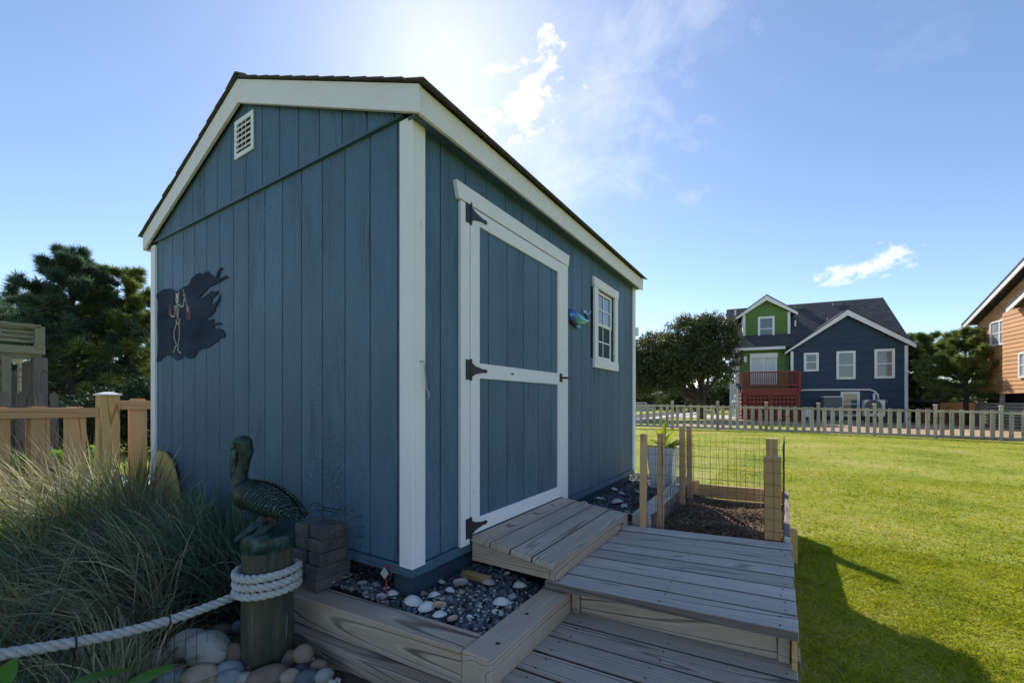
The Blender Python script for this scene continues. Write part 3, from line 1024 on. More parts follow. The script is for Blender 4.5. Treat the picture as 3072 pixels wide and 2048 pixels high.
SHELLS = []
r3 = lambda x, y: (x / 3.92 + 850, y / 3.92 + 1650)
r2 = lambda x, y: (x / 3.92 + 1300, y / 3.92 + 1700)
r7 = lambda x, y: (x / 2.6138 + 1650, y / 2.6138 + 1250)
SH = [(r3, 1285, 515, 165, 'white', 0, 'large rounded white scallop shell'), (r3, 1530, 600, 215, 'white', 0, 'largest ribbed white clam shell'),
      (r3, 1525, 480, 165, 'cream', 2, 'cupped translucent cream shell behind the ribbed clam'), (r3, 1155, 560, 120, 'grey', 2, 'broken glassy shell lying on the timber edge'),
      (r3, 1690, 665, 200, 'white', 1, 'smooth long white shell by the ribbed clam'), (r3, 1835, 665, 150, 'peach', 2, 'peach coloured cupped shell'),
      (r3, 1840, 760, 165, 'white', 1, 'smooth white domed shell nearest the front timber'), (r3, 1990, 815, 110, 'peach', 2, 'tan broken whelk shell by the front timber'),
      (r3, 1770, 528, 140, 'white', 1, 'white oval shell in the middle of the gravel'), (r3, 1960, 470, 120, 'white', 1, 'white oval shell with a dark tip'),
      (r3, 1885, 595, 100, 'white', 2, 'half-buried white shell sliver'), (r3, 2090, 497, 90, 'peach', 1, 'small orange shell piece'),
      (r3, 2080, 405, 175, 'pink', 2, 'purplish broken oyster shell'), (r3, 1855, 370, 95, 'cream', 1, 'upright tan shell fragment'),
      (r3, 1650, 430, 80, 'grey', 1, 'small grey-white shell chip'), (r3, 2190, 780, 80, 'white', 1, 'small bluish white chip'),
      (r3, 2300, 668, 105, 'white', 1, 'white shell with a pointed side near the short timber'), (r3, 2055, 650, 105, 'cream', 2, 'pale half shell beside a grey stone'),
      (r3, 1215, 445, 85, 'cream', 1, 'cream shell under the red marker'), (r3, 565, 362, 105, 'white', 1, 'white shell beside the brick stack'),
      (r3, 735, 322, 140, 'cream', 2, 'long cream shell behind the brick stack'), (r3, 730, 258, 85, 'cream', 1, 'cream shell leaning by the bricks'),
      (r3, 930, 413, 130, 'grey', 2, 'flat grey oyster shell by the front timber'), (r3, 1090, 408, 120, 'grey', 1, 'dull grey shell left of the marker'),
      (r3, 1465, 362, 60, 'cream', 1, 'small tan shell at the shed corner'), (r3, 1000, 460, 90, 'white', 2, 'white mussel sliver on the gravel edge'),
      (r2, 805, 425, 220, 'white', 1, 'long white surf clam near the short timber'), (r2, 750, 560, 135, 'cream', 2, 'triangular cockle shell lying open'),
      (r2, 1015, 222, 165, 'cream', 1, 'pale greenish ribbed clam below the step'), (r2, 920, 352, 110, 'grey', 1, 'bluish shell next to the short timber'),
      (r2, 870, 72, 85, 'white', 1, 'white shell under the step edge'), (r2, 650, 185, 160, 'pink', 1, 'pinkish rough oyster shell'),
      (r7, 455, 540, 75, 'white', 1, 'white domed clam against the shed skirt'), (r7, 525, 522, 55, 'cream', 1, 'cream clam behind the white domed clam'),
      (r7, 425, 575, 42, 'cream', 0, 'ribbed cream shell under the shed wall'), (r7, 500, 568, 52, 'white', 0, 'white ribbed shell in the gravel strip'),
      (r7, 525, 668, 88, 'white', 1, 'largest white clam in the gravel strip'), (r7, 690, 588, 50, 'grey', 1, 'grey flat shell by the first stake'),
      (r7, 560, 602, 50, 'cream', 1, 'small cream shell mid strip'), (r7, 578, 697, 55, 'white', 1, 'white shell in front of the largest clam'),
      (r7, 265, 680, 75, 'white', 1, 'white shell peeping over the step corner'), (r7, 205, 660, 36, 'peach', 1, 'tan shell at the door casing foot'),
      (r7, 350, 615, 55, 'pink', 1, 'pink broken shell by the shed skirt'), (r7, 395, 648, 55, 'white', 2, 'white fragment beside the pink shell'),
      (r7, 608, 756, 62, 'pink', 1, 'pinkish shell at the step end'), (r7, 490, 640, 40, 'grey', 2, 'thin grey fragment behind the largest clam')]
for fn, x, y, w, col, kind, lab in SH:
    px, py = fn(x, y)
    strip = fn is r7
    zz = GZ + (.05 if strip else .020)
    p = atZ(px, py, zz)
    d = (p - CAM).dot(FW)
    s_ = w / (2.6138 if strip else 3.92) * d / F * .58
    o = bpy.data.objects.new('shell', shell_mesh(col, kind))
    o.location = p
    o.scale = (s_, s_, s_)
    o.rotation_euler = (random.uniform(-.25, .25), random.uniform(-.25, .25), YAW + random.uniform(-.7, .7))
    link(o)
    tag(o, lab + (' beside the planter' if strip and 'strip' not in lab and 'step' not in lab and 'shed' not in lab and 'stake' not in lab else ''), 'shell', 'seashells on the dark gravel')

fp_ = []
for _ in range(330):
    x, y = random.uniform(-2.0, -.98), random.uniform(1.42, 1.88)
    fp_.append((x, y, gravel_z(x, y) + .012))
for _ in range(60):
    x, y = random.uniform(-1.5, -.95), random.uniform(3.2, 4.9)
    fp_.append((x, y, gravel_z(x, y) + .045))
fo = bpy.data.objects.new('shell_fragments', stones_mesh('shell_fragments', np.array(fp_), RNG.uniform(.004, .013, len(fp_)), MT['shell_cream'], .35))
link(fo); tag(fo, 'scattered pale shell fragments among the dark gravel', 'shell', None, 'stuff')

# grey stones among the shells
def pebble(name, p, rx, ry, rz, mat, rotz, label, cat, group, seed, rough=.06, parent=None):
    rr = random.Random(seed)
    ph = [rr.uniform(0, 6.28) for _ in range(6)]
    mb = MB().ball((0, 0, 0), (1, 1, 1), None, 18, 12)
    V = []
    for v in mb.v:
        x, y, z = v
        k = 1 + rough * (math.sin(2.1 * x + ph[0]) * math.sin(1.7 * y + ph[1]) + .6 * math.sin(3.3 * z + ph[2]) * math.sin(2.9 * x + ph[3]) + .3 * math.sin(5 * y + ph[4]))
        V.append((x * k * rx, y * k * ry, z * k * rz))
    mb.v = V
    o = mb.build(name, mat, parent, True)
    o.location = p
    o.rotation_euler = (rr.uniform(-.2, .2), rr.uniform(-.2, .2), rotz)
    if label: tag(o, label, cat, group)
    return o


for i, (fn, x, y, w, mt, lab) in enumerate([(r3, 2090, 722, 110, 'grey', 'speckled grey stone between the small shells'), (r3, 2195, 590, 80, 'grey', 'upright pointed grey stone in the gravel'),
                                 (r3, 1620, 325, 105, 'tan', 'brown rough stone at the shed skid'), (r3, 1640, 505, 70, 'tan', 'small olive pebble beside the ribbed clam'), (r3, 1090, 480, 100, 'brown', 'brown stone chip by the front timber')]):
    px, py = fn(x, y)
    p = atZ(px, py, GZ + .014); d = (p - CAM).dot(FW); s_ = w / 3.92 * d / F * .5
    pebble('pebble', p, s_, s_ * .8, s_ * (1.5 if i == 1 else .75), MT['stone'][mt], i, lab, 'stone', None, i + 50, .16)

# marker: red ring stake with a silver diamond reflector
mk = atY(1159, 1715, 1.435)
mr = thing('reflector_marker', (mk.x, mk.y, GZ), 'silver diamond reflector on a red stake at the shed corner', 'marker')
MT['red'] = m_plain('red_paint', (.25, .015, .02), .5)
MT['refl'] = m_plain('silver_reflector', (.40, .41, .42), .35, .12, 30, .5)
MB().tube([(mk.x, mk.y, GZ - .02), (mk.x, mk.y, mk.z)], .005, 6).build('stake', MT['red'], mr)
tor = [Vector((mk.x + .006, mk.y + .006, mk.z + .008)) + RT * (.022 * math.cos(a)) + UP * (.024 * math.sin(a)) for a in np.linspace(0, 6.283, 17)]
MB().tube(tor, .004, 6).build('ring', MT['red'], mr)
c_ = Vector((mk.x, mk.y - .012, mk.z - .002))
MB().prism([c_ + RT * -.021, c_ + UP * .030, c_ + RT * .021, c_ + UP * -.030], FW * .004).build('reflector', MT['refl'], mr, bevel=.001)

# =================================================================== MULCH PLANTER
PX0, PX1, PY0, PY1 = -.80, .035, 3.06, 4.50
pl = thing('planter_box', (-.4, 3.8, .05), 'raised wooden planter box filled with dark mulch', 'planter')
bar('side_board', (.020, PY0 - .02, H - .875), (.020, PY1 + .02, H - .86), .14, .034, MT['sill'], pl, .003, (0, 0, 1))
bar('side_board', (.020, PY0 + .0, H - 1.03), (.020, PY1 + .02, H - 1.015), .14, .034, MT['weathered_brown'], pl, .003, (0, 0, 1))
bar('end_board', (-.79, PY1, H - .865), (.002, PY1, H - .845), .12, .036, MT['fresh'], pl, .003, (0, 0, 1))
bar('end_board', (-.79, PY1, H - 1.02), (.002, PY1, H - 1.0), .17, .036, MT['fresh'], pl, .003, (0, 0, 1))
board('corner_block', .12, .09, .05, (-.715, PY1 - .045, H - .83), MT['fresh'], pl, 'z')
board('outer_cleat', .22, .04, .04, (.06, 3.42, H - .96), MT['fresh'], pl, 'z')


def mulch_z(x, y):
    return H - .935 + .022 * math.sin(6 * x + 3.1 * y) + .016 * math.sin(11 * y - 4 * x) + .02 * (y - 3.6) * .5


ms = grid('mulch_base', np.linspace(PX0, .002, 30), np.linspace(PY0 - .03, PY1 - .02, 40), mulch_z, MT['mulch'])
n = 9000
P = np.stack([RNG.uniform(PX0 + .01, -.01, n), RNG.uniform(PY0 - .02, PY1 - .03, n), np.zeros(n)], 1)
P[:, 2] = [mulch_z(x, y) + random.uniform(-.002, .010) for x, y, _ in P]


def chips(P, L, W, T):
    n = len(P)
    base = np.array([(-1, -1, -1), (1, -1, -1), (1, 1, -1), (-1, 1, -1), (-1, -1, 1), (1, -1, 1), (1, 1, 1), (-1, 1, 1)]) * .5
    v = base[None] * np.stack([L, W, T], -1)[:, None, :]
    a = RNG.uniform(0, 6.283, n)[:, None]; b = RNG.normal(0, .4, n)[:, None]
    x, y, z = v[:, :, 0], v[:, :, 1], v[:, :, 2]
    x, z = x * np.cos(b) - z * np.sin(b), x * np.sin(b) + z * np.cos(b)
    x, y = x * np.cos(a) - y * np.sin(a), x * np.sin(a) + y * np.cos(a)
    V = np.stack([x, y, z], -1) + P[:, None, :]
    fq = np.array(((0, 3, 2, 1), (4, 5, 6, 7), (0, 1, 5, 4), (1, 2, 6, 5), (2, 3, 7, 6), (3, 0, 4, 7)))
    return V.reshape(-1, 3), (fq[None] + (np.arange(n) * 8)[:, None, None]).reshape(-1, 4)


V, Fq = chips(P, RNG.uniform(.008, .032, n), RNG.uniform(.003, .009, n), RNG.uniform(.002, .005, n))
mo = bpy.data.objects.new('mulch', npmesh('mulch', V, Fq, MT['mulch_chip']))
link(mo); tag(mo, 'shredded dark brown bark mulch in the planter', 'mulch', None, 'stuff')

STK = [((-.835, 3.045), zd(-.83) - .02, 'slim pine stake at the near left corner of the planter, foot on the deck', .042), ((-.742, 3.155), H - .93, 'slim pine stake just behind the near left stake, foot in the mulch', .042),
       ((-.748, 3.96), H - .92, 'slim pine stake halfway back on the left of the planter', .042), ((-.750, 4.31), H - .90, 'slim pine stake at the far left corner of the planter', .042)]
for (x, y), z0, lab, w in STK:
    zt_ = H - .228
    o = board('wooden_stake', zt_ - z0 + .04, w, w, (x, y, (zt_ + z0 - .04) / 2), MT['picket'], None, 'z', .002, Matrix.Rotation(random.uniform(-.012, .012), 3, 'Y'))
    tag(o, lab, 'stake', 'stakes of the planter')
for x, y, z0, z1, w, lab in ((-.055, 3.095, zd(-.05), H - .341, .090, 'thick square pine post at the near right corner of the planter'), (-.083, 4.36, H - .95, H - .318, .088, 'thick square pine post at the far right corner of the planter')):
    tag(board('wooden_post', z1 - z0, w, w, (x, y, (z0 + z1) / 2), MT['fresh'], None, 'z', .004), lab, 'post', 'posts of the planter')


def wire_grid(mb, p0, p1, z0, z1, nx, nz, rad, wob=.004, seed=0, skew=0.):
    rr = random.Random(seed)
    p0, p1 = Vector(p0), Vector(p1)
    nrm = UP.cross((p1 - p0).normalized())
    offs = {}
    def pt(i, j):
        if (i, j) not in offs:
            offs[(i, j)] = nrm * rr.uniform(-wob, wob) + (p1 - p0).normalized() * rr.uniform(-wob, wob) * .7 + UP * rr.uniform(-wob, wob) * .4
        return p0.lerp(p1, i / nx) + UP * (z0 + (z1 - z0) * j / nz) + offs[(i, j)]
    for i in range(nx + 1):
        mb.tube([pt(i, j) for j in range(nz + 1)], rad, 4, False)
    for j in range(nz + 1):
        mb.tube([pt(i, j) for i in range(nx + 1)], rad, 4, False)


wr = .0010
mb = MB(); wire_grid(mb, (-.852, 3.040, 0), (.0, 3.040, 0), zd(-.4), H - .29, 17, 8, wr, .004, 1)
wire_grid(mb, (.0, 3.040, 0), (.006, 4.41, 0), H - .84, H - .29, 26, 8, wr, .006, 2)
tag(mb.build('wire_mesh', MT['galv'], fix=False), 'welded wire mesh across the front and right side of the planter', 'wire mesh')
mb = MB(); wire_grid(mb, (-.720, 3.07, 0), (-.722, 4.31, 0), H - .90, H - .315, 24, 8, wr, .007, 3)
wire_grid(mb, (-.722, 4.345, 0), (-.03, 4.41, 0), H - .86, H - .30, 14, 8, wr * .9, .003, 4)
tag(mb.build('wire_mesh', MT['galv'], fix=False), 'welded wire mesh along the left side and back of the planter', 'wire mesh')
# chicken wire half ring
mb = MB()
cx_, cy_, rad_ = -.42, 3.98, .27
arc = [Vector((cx_ + rad_ * math.cos(a), cy_ + .26 * math.sin(a), 0)) for a in np.linspace(-.25, math.pi + .25, 34)]
rows = 15
for j in range(rows):
    z = H - .89 + j * .026
    for i in range(len(arc) - 1):
        a, b = arc[i], arc[i + 1]
        up1 = .013 if (i + j) % 2 else 0
        mb.tube([a + UP * (z + up1), b + UP * (z + .013 - up1)], .0007, 3, False)
tag(mb.build('chicken_wire', MT['galvlight'], fix=False), 'curved fine chicken wire standing in the mulch planter', 'wire mesh')

# =================================================================== POT WITH PLANT
MT['pot'] = m_plain('white_pot', (.62, .63, .65), .55, .06, 6)
pc = Vector((-1.105, 4.80, .265))
pot = thing('plant_pot', pc, 'tall tapered white square planter pot beside the shed', 'pot')


def frust(mb, c, w0, w1, z0, z1):
    vs = []
    for w, z in ((w0, z0), (w1, z1)):
        for sx, sy_ in ((-1, -1), (1, -1), (1, 1), (-1, 1)):
            vs.append((c.x + sx * w / 2, c.y + sy_ * w / 2, z))
    mb.add(vs, ((0, 3, 2, 1), (4, 5, 6, 7), (0, 1, 5, 4), (1, 2, 6, 5), (2, 3, 7, 6), (3, 0, 4, 7)))
    return mb


frust(MB(), pc, .205, .285, .265, .690).build('body', MT['pot'], pot, bevel=.008)
rimb = MB()
for a0, a1, b0, b1 in ((-.147, .147, -.147, -.125), (-.147, .147, .125, .147), (-.147, -.125, -.125, .125), (.125, .147, -.125, .125)):
    rimb.box((pc.x + a0, pc.y + b0, .688), (pc.x + a1, pc.y + b1, .712))
rimb.build('rim', MT['pot'], pot)
MB().box((pc.x - .124, pc.y - .124, .69), (pc.x + .124, pc.y + .124, .698)).build('soil', MT['soil'], pot)
MT['canna'] = m_leaf('bright_leaf', (.16, .24, .012), (.50, .50, .03), .55, .4, 3.)
plant = thing('potted_plant', (pc.x, pc.y, .70), 'yellow-green broad-leaved plant growing in the white pot', 'plant')


def leaf_blade(name, base, dirv, L, W, droop, mat, parent, fold=.25, n=9):
    dirv = Vector(dirv).normalized()
    side = dirv.cross(UP).normalized()
    V, Fq = [], []
    p = Vector(base); d = dirv.copy()
    for i in range(n + 1):
        t = i / n
        w = W * math.sin(math.pi * min(1, .08 + .92 * t)) ** .8 * (1 if t < 1 else 0)
        w = max(w, .001)
        nr = side.cross(d).normalized()
        V += [tuple(p - side * w * .5 + nr * w * fold), tuple(p), tuple(p + side * w * .5 + nr * w * fold)]
        d = (d + UP * (-droop / n)).normalized()
        p = p + d * (L / n)
    for i in range(n):
        for j in (0, 1):
            Fq.append((i * 3 + j, i * 3 + j + 1, i * 3 + 4 + j, i * 3 + 3 + j))
    o = bpy.data.objects.new(name, npmesh(name, V, Fq, mat, True))
    return link(o, parent)


for dx, dy, dz_, L, W, dr in ((.35, .1, .8, .24, .07, .6), (.9, -.2, .55, .26, .075, .5), (.8, .3, .35, .24, .07, .7), (-.2, -.3, 1, .22, .05, .2), (-.6, .2, .6, .22, .05, .9), (.3, .5, .9, .22, .06, .5), (.5, -.5, .25, .18, .06, .7), (-.8, -.2, .2, .18, .05, .6), (.05, .1, 1, .30, .045, .2), (.9, .1, .8, .28, .075, .8)):
    leaf_blade('leaf', (pc.x + dx * .05, pc.y + dy * .05, .70), (dx, dy, dz_), L, W * 1.6, dr, MT['canna'], plant)

# =================================================================== PILING, PELICAN, ROPE
PC = Vector((-1.965, 1.035, 0))
PRD = .102
ZPTOP = H - .648
pile = thing('mooring_piling', (PC.x, PC.y, -.05), 'short round greenish wooden mooring piling carrying the pelican', 'piling')
prof = [(PRD * 1.04, -.1), (PRD * 1.03, .2), (PRD, .45), (PRD * .985, ZPTOP), (PRD * .95, ZPTOP + .003)]
pm = MB().lathe(prof, (PC.x, PC.y, 0), 40)
pm.v = [(x + .003 * math.sin(17 * math.atan2(y - PC.y, x - PC.x)) * (x - PC.x) / PRD, y + .003 * math.sin(17 * math.atan2(y - PC.y, x - PC.x)) * (y - PC.y) / PRD, z) for x, y, z in pm.v]
pm.build('shaft', MT['pile'], pile, True)

pel = thing('pelican_statue', (PC.x, PC.y, ZPTOP), 'green bronze pelican statue resting on the piling, bill tucked to its neck', 'statue')
k_ = 1.96 / F / 3.3356
o0 = Vector((PC.x, PC.y, 0))


def pp(x, y, dep=0.):           # picture-plane point of the statue, dep metres towards the camera
    return o0 + RT * ((x - 508) * k_) + UP * (H - (1280 + y / 3.3356 - HY) * 1.96 / F) - FW * dep


cap = MB().lathe([(PRD * .9, -.034), (PRD * 1.03, -.032), (PRD * 1.035, .0), (PRD * 1.03, .024), (PRD * .98, .034), (PRD * .6, .044), (.001, .050)], (PC.x, PC.y, ZPTOP + .024), 40)
cap.v = [(x + (x - PC.x) * .03 * math.sin(26 * math.atan2(y - PC.y, x - PC.x)), y + (y - PC.y) * .03 * math.sin(26 * math.atan2(y - PC.y, x - PC.x)), z) for x, y, z in cap.v]
cap.build('base_cap', MT['bronze'], pel, True)
b = MB()
path = [pp(225, 620), pp(300, 650), pp(420, 690), pp(560, 740), pp(690, 800), pp(800, 870)]
b.tube(path, [.040, .062, .070, .063, .042, .014], 16)
b.ball(pp(330, 660), (.070, .070, .070), None, 16, 10)
b.tube([pp(290, 640), pp(235, 600), pp(225, 540), pp(245, 440), pp(275, 330), pp(290, 230), pp(265, 165)], [.062, .046, .035, .027, .026, .033, .036], 14)
b.ball(pp(258, 150), (.043, .036, .034), Matrix.Rotation(YAW, 3, 'Z'), 16, 10)
b.tube([pp(430, 760), pp(470, 860), pp(450, 960)], [.034, .024, .028], 10)
b.tube([pp(520, 780), pp(540, 870), pp(560, 960)], [.034, .024, .028], 10)
b.tube([pp(460, 935), pp(380, 985, .03), pp(290, 1070, .075)], [.026, .022, .010], 8)
b.tube([pp(560, 935), pp(520, 975, .04), pp(450, 1040, .085)], [.026, .022, .010], 8)
body = b.build('body', MT['bronze'], pel, True)
rm = body.modifiers.new('fuse', 'REMESH'); rm.mode = 'VOXEL'; rm.voxel_size = .0042; rm.use_smooth_shade = True
smo = body.modifiers.new('smooth', 'SMOOTH'); smo.factor = .5; smo.iterations = 6


MB().tube([pp(225, 168, .004), pp(190, 180, .006), pp(168, 215, .006), pp(158, 330, .006), pp(160, 470, .006), pp(172, 605, .006), pp(186, 622, .006)], [.022, .018, .012, .009, .008, .006, .002], 10).build('bill', MT['bronze'], pel, True)
MB().tube([pp(215, 205, .014), pp(205, 240, .016), pp(196, 340, .014), pp(190, 460, .010), pp(183, 590, .008)], [.010, .013, .012, .009, .003], 10).build('pouch', MT['bronze'], pel, True)


def m_feather():
    m, nt, p = newmat('verdigris_feathers')
    tc = nd(nt, 'ShaderNodeTexCoord')
    n = noise(nt, tc.outputs['Object'], 22., 5., .65)
    w = nd(nt, 'ShaderNodeTexWave', i_Scale=24., i_Distortion=7., i_Detail=2.)
    w.inputs['Detail Scale'].default_value = 1.6
    w.bands_direction = 'X'
    mp = nd(nt, 'ShaderNodeMapping')
    mp.inputs['Rotation'].default_value = (0, R(-15), 0)
    lk(nt, tc.outputs['Object'], mp.inputs['Vector']); lk(nt, mp.outputs[0], w.inputs['Vector'])
    f = mth(nt, 'MULTIPLY_ADD', w.outputs['Fac'], .5, mth(nt, 'MULTIPLY', n, .5))
    lk(nt, ramp(nt, f, [(.3, (.008, .013, .012)), (.55, (.014, .042, .038)), (.85, (.075, .16, .14))]), p.inputs['Base Color'])
    p.inputs['Roughness'].default_value = .5
    p.inputs['Metallic'].default_value = .25
    bump(nt, p, w.outputs['Fac'], .9, .012)
    return m


MT['feather'] = m_feather()
for sgn in (1, -1):
    Vw, Fw = [], []
    top = [(232, 570), (330, 525), (450, 525), (570, 565), (690, 640), (780, 735), (840, 830), (858, 885)]
    bot = [(236, 600), (270, 690), (370, 765), (500, 810), (620, 845), (720, 870), (800, 890), (855, 900)]
    nv = 8
    for i in range(len(top)):
        tx, ty = top[i]; bx, by = bot[i]
        for j in range(nv + 1):
            t = j / nv
            wdt = .086 * math.sin(math.pi * (.12 + .8 * (i / (len(top) - 1)) ** .9)) ** .7
            dep = sgn * (-.004 + wdt * math.sin(math.pi * .74 * t ** .8))
            Vw.append(tuple(pp(tx + (bx - tx) * t, ty + (by - ty) * t, dep)))
    for i in range(len(top) - 1):
        for j in range(nv):
            Fw.append((i * (nv + 1) + j, i * (nv + 1) + j + 1, (i + 1) * (nv + 1) + j + 1, (i + 1) * (nv + 1) + j))
    wo_ = bpy.data.objects.new('wing', npmesh('wing', Vw, Fw, MT['feather'], True))
    wo_.matrix_basis = Matrix.Identity(4)
    link(wo_, pel)
    sb = wo_.modifiers.new('thick', 'SOLIDIFY'); sb.thickness = .012
    ss = wo_.modifiers.new('sub', 'SUBSURF'); ss.levels = 2; ss.render_levels = 2

for sx in (-.018, .030):
    MB().ball(pp(235, 150, .034), .005, None, 8, 6).build('eye', MT['tie'], pel, True) if sx < 0 else None


# rope
def rope_mesh(path, rad, pitch, sub=10):
    """three twisted strands along a path"""
    pts = [Vector(p) for p in path]
    dense = []
    for a, b in zip(pts[:-1], pts[1:]):
        n_ = max(1, int((b - a).length / (pitch / sub)))
        for i in range(n_): dense.append(a.lerp(b, i / n_))
    dense.append(pts[-1])
    mb = MB()
    for s_ in range(3):
        L = 0
        path2 = []
        nrm = None
        for i, p in enumerate(dense):
            t = (dense[min(i + 1, len(dense) - 1)] - dense[max(i - 1, 0)]).normalized()
            if i: L += (p - dense[i - 1]).length
            if nrm is None: nrm = t.cross(UP).normalized()
            nrm = (nrm - t * nrm.dot(t)).normalized()
            bn = t.cross(nrm)
            a = 2 * math.pi * (L / pitch + s_ / 3)
            path2.append(p + (nrm * math.cos(a) + bn * math.sin(a)) * rad * .54)
        mb.tube(path2, rad * .52, 8)
    return mb


rr_ = .0185
pth = []
zr0 = H - .80
loops = 3.0
N = 150
a_start = math.atan2(-RT.y, -RT.x)
for i in range(N + 1):
    t = i / N
    a = a_start + 2 * math.pi * loops * t
    base_ = zr0 + .058 - .112 * t + .006 * math.sin(a * 1.0 + 1.2)
    tilt = -(math.cos(a) * RT.x + math.sin(a) * RT.y) * -.004
    pth.append(Vector((PC.x + (PRD * 1.03 + rr_ * .95 + .004 * math.sin(5 * t * 6)) * math.cos(a), PC.y + (PRD * 1.03 + rr_ * .95) * math.sin(a), base_ + tilt)))
e0 = pth[-1]
e1 = atD(-60, 1972, 1.32)
tail = []
for i in range(1, 40):
    t = i / 39
    p = e0.lerp(e1, t); p.z -= .045 * math.sin(math.pi * t) ** 1.0 * (1 - .3 * t)
    tail.append(p)
rope = rope_mesh(pth + tail, rr_, .085).build('rope', MT['rope'], None, True, fix=False)
tag(rope, 'thick off-white twisted rope wound round the piling and slung to the left', 'rope')
for px_, lab in ((228, 'black cable tie on the rope nearer the left edge'), (498, 'black cable tie on the rope nearer the piling')):
    best = min(tail, key=lambda q: abs((q - CAM).dot(RT) / (q - CAM).dot(FW) * F + CX - px_))
    t0 = (tail[5] - tail[15]).normalized()
    n0 = t0.cross(UP).normalized(); b0 = t0.cross(n0)
    cir = [best + (n0 * math.cos(a) + b0 * math.sin(a)) * (rr_ * 1.12) for a in np.linspace(0, 6.283, 15)]
    tm = MB().tube(cir, .0028, 6, False)
    tm.tube([best - UP * rr_, best - UP * (rr_ + .09) + RT * -.012], .002, 5)
    tag(tm.build('cable_tie', MT['tie'], fix=False), lab, 'cable tie', 'cable ties on the rope')

# =================================================================== BRICK STACK + WIRE
def brick(x, y, z, L, rot, label, i):
    o = board('paver_brick', L, .108, .064, (x, y, z + .032), MT['brick'], None, 'x', .005, Matrix.Rotation(rot, 3, 'Z'))
    return tag(o, label, 'brick', 'grey pavers stacked beside the piling')


bx, by = -2.10, 1.365
posn = ['left', 'right']
lay = ['bottom', 'second', 'third', 'fourth', 'top']
bz = zt(-2.0) + .002
for k in range(5):
    z = bz + k * .0655
    for s_ in (0, 1):
        if k == 0 and s_ == 1: zz = z
        rx_ = random.uniform(-.03, .03)
        brick(bx - .058 + s_ * .114 + random.uniform(-.010, .010), by + .03 + s_ * .012 + random.uniform(-.018, .018), z, .20, R(90) + rx_,
              '%s-layer dark grey paver in the %s column of the stack by the piling' % (lay[k], posn[s_]), k)

mb = MB()
rw = random.Random(5)
cw0 = Vector((-2.02, 1.39, zt(-2) + .33))
pt = {}
for i in range(9):
    for j in range(7):
        a = -1.1 + i * .42
        r_ = .10 + .025 * math.sin(j * 1.3 + i * .4)
        pt[i, j] = cw0 + Vector((.03 + r_ * 1.25 * math.sin(a) + j * .002, -.13 + j * .055, -.02 + r_ * math.cos(a) * 1.25)) + Vector((rw.uniform(-.012, .012), rw.uniform(-.012, .012), rw.uniform(-.012, .012)))
for i in range(9): mb.tube([pt[i, j] for j in range(7)], .0014, 4, False)
for j in range(7): mb.tube([pt[i, j] for i in range(9)], .0014, 4, False)
tag(mb.build('wire_roll', MT['greenwire'], fix=False), 'crumpled dark wire netting lying over the paver stack', 'wire mesh')

# =================================================================== RIVER STONES
r6 = lambda x, y: (x / 2.24, y / 2.24 + 1750)
ST = [(1285, 415, 235, 'grey', .8, 'large pale grey boulder under the grass blades'), (1400, 475, 260, 'grey', .8, 'tall blue-grey oval boulder, largest near the piling'), (1030, 530, 270, 'tan', .5, 'long flat tan boulder behind the green leaf'),
      (1540, 590, 180, 'blue', .7, 'blue-grey river stone left of the piling foot'), (1700, 560, 115, 'red', 1., 'dark red river stone at the piling foot'), (1795, 545, 120, 'tan', .75, 'small pale tan stone at the piling foot'),
      (1950, 512, 125, 'brown', .85, 'round brown stone right of the piling'), (2040, 472, 118, 'brown', .9, 'round brown stone touching the lower timber'), (2020, 585, 100, 'navy', .8, 'small navy blue stone'),
      (2140, 562, 105, 'brown', .8, 'grey-brown stone against the lower timber'), (2180, 622, 108, 'grey', .8, 'tan-grey stone at the lower timber near the white pebbles'), (2065, 632, 125, 'slate', .75, 'dark slate stone in the front row'),
      (1945, 628, 112, 'tan', .8, 'speckled tan stone in the front row'), (1790, 630, 225, 'brown', .6, 'broad brown stone in the front row'), (1555, 640, 150, 'blue', .75, 'pale blue-grey stone in the front row'),
      (1350, 635, 220, 'tan', .7, 'broad tan stone below the tall boulder'), (1210, 595, 110, 'red', .9, 'rusty orange-brown stone between boulders'), (1135, 645, 180, 'blue', .6, 'grey stone at the bottom beside the leaf'),
      (840, 630, 140, 'brown', .6, 'brown stone under the green leaf'), (640, 645, 250, 'brown', .45, 'wide brown stone at the bottom left'), (1575, 470, 130, 'rough', 1.3, 'rough brown rock leaning on the piling'),
      (1500, 315, 120, 'rough', .6, 'small rough rock behind the boulders'), (1600, 300, 100, 'slate', .9, 'dark angular rock behind the piling'), (1640, 640, 110, 'grey', .7, 'small grey stone under the red stone'), (1860, 570, 60, 'tan', .8, 'tiny tan stone between the brown stones')]
for i, (x, y, w, mt, asp, lab) in enumerate(ST):
    px, py = r6(x, y)
    zz = .03 + (.05 if y < 500 else 0)
    p = atZ(px, py, zz + .02); d = (p - CAM).dot(FW)
    s_ = w / 2.24 * d / F * .58
    if 1400 in (x,): p.z += .02
    pebble('river_stone', p, s_, s_ * .72, s_ * min(1., asp), MT['stone'][mt], YAW + random.uniform(-.5, .5), lab, 'stone', 'river stones round the piling', i, .07)
for i in range(26):
    cxp, cyp = random.choice([(2100, 525), (2250, 640), (2240, 650), (1905, 580)])
    px, py = r6(cxp + random.uniform(-45, 45), cyp + random.uniform(-25, 25))
    p = atZ(px, py, .035); s_ = random.uniform(.006, .011)
    pebble('white_pebble', p, s_, s_ * .8, s_ * .8, MT['shell_cream'], random.uniform(0, 3), 'tiny off-white pebble among the river stones by the lower timber', 'pebble', 'white pebbles by the lower timber', i + 200, .08)

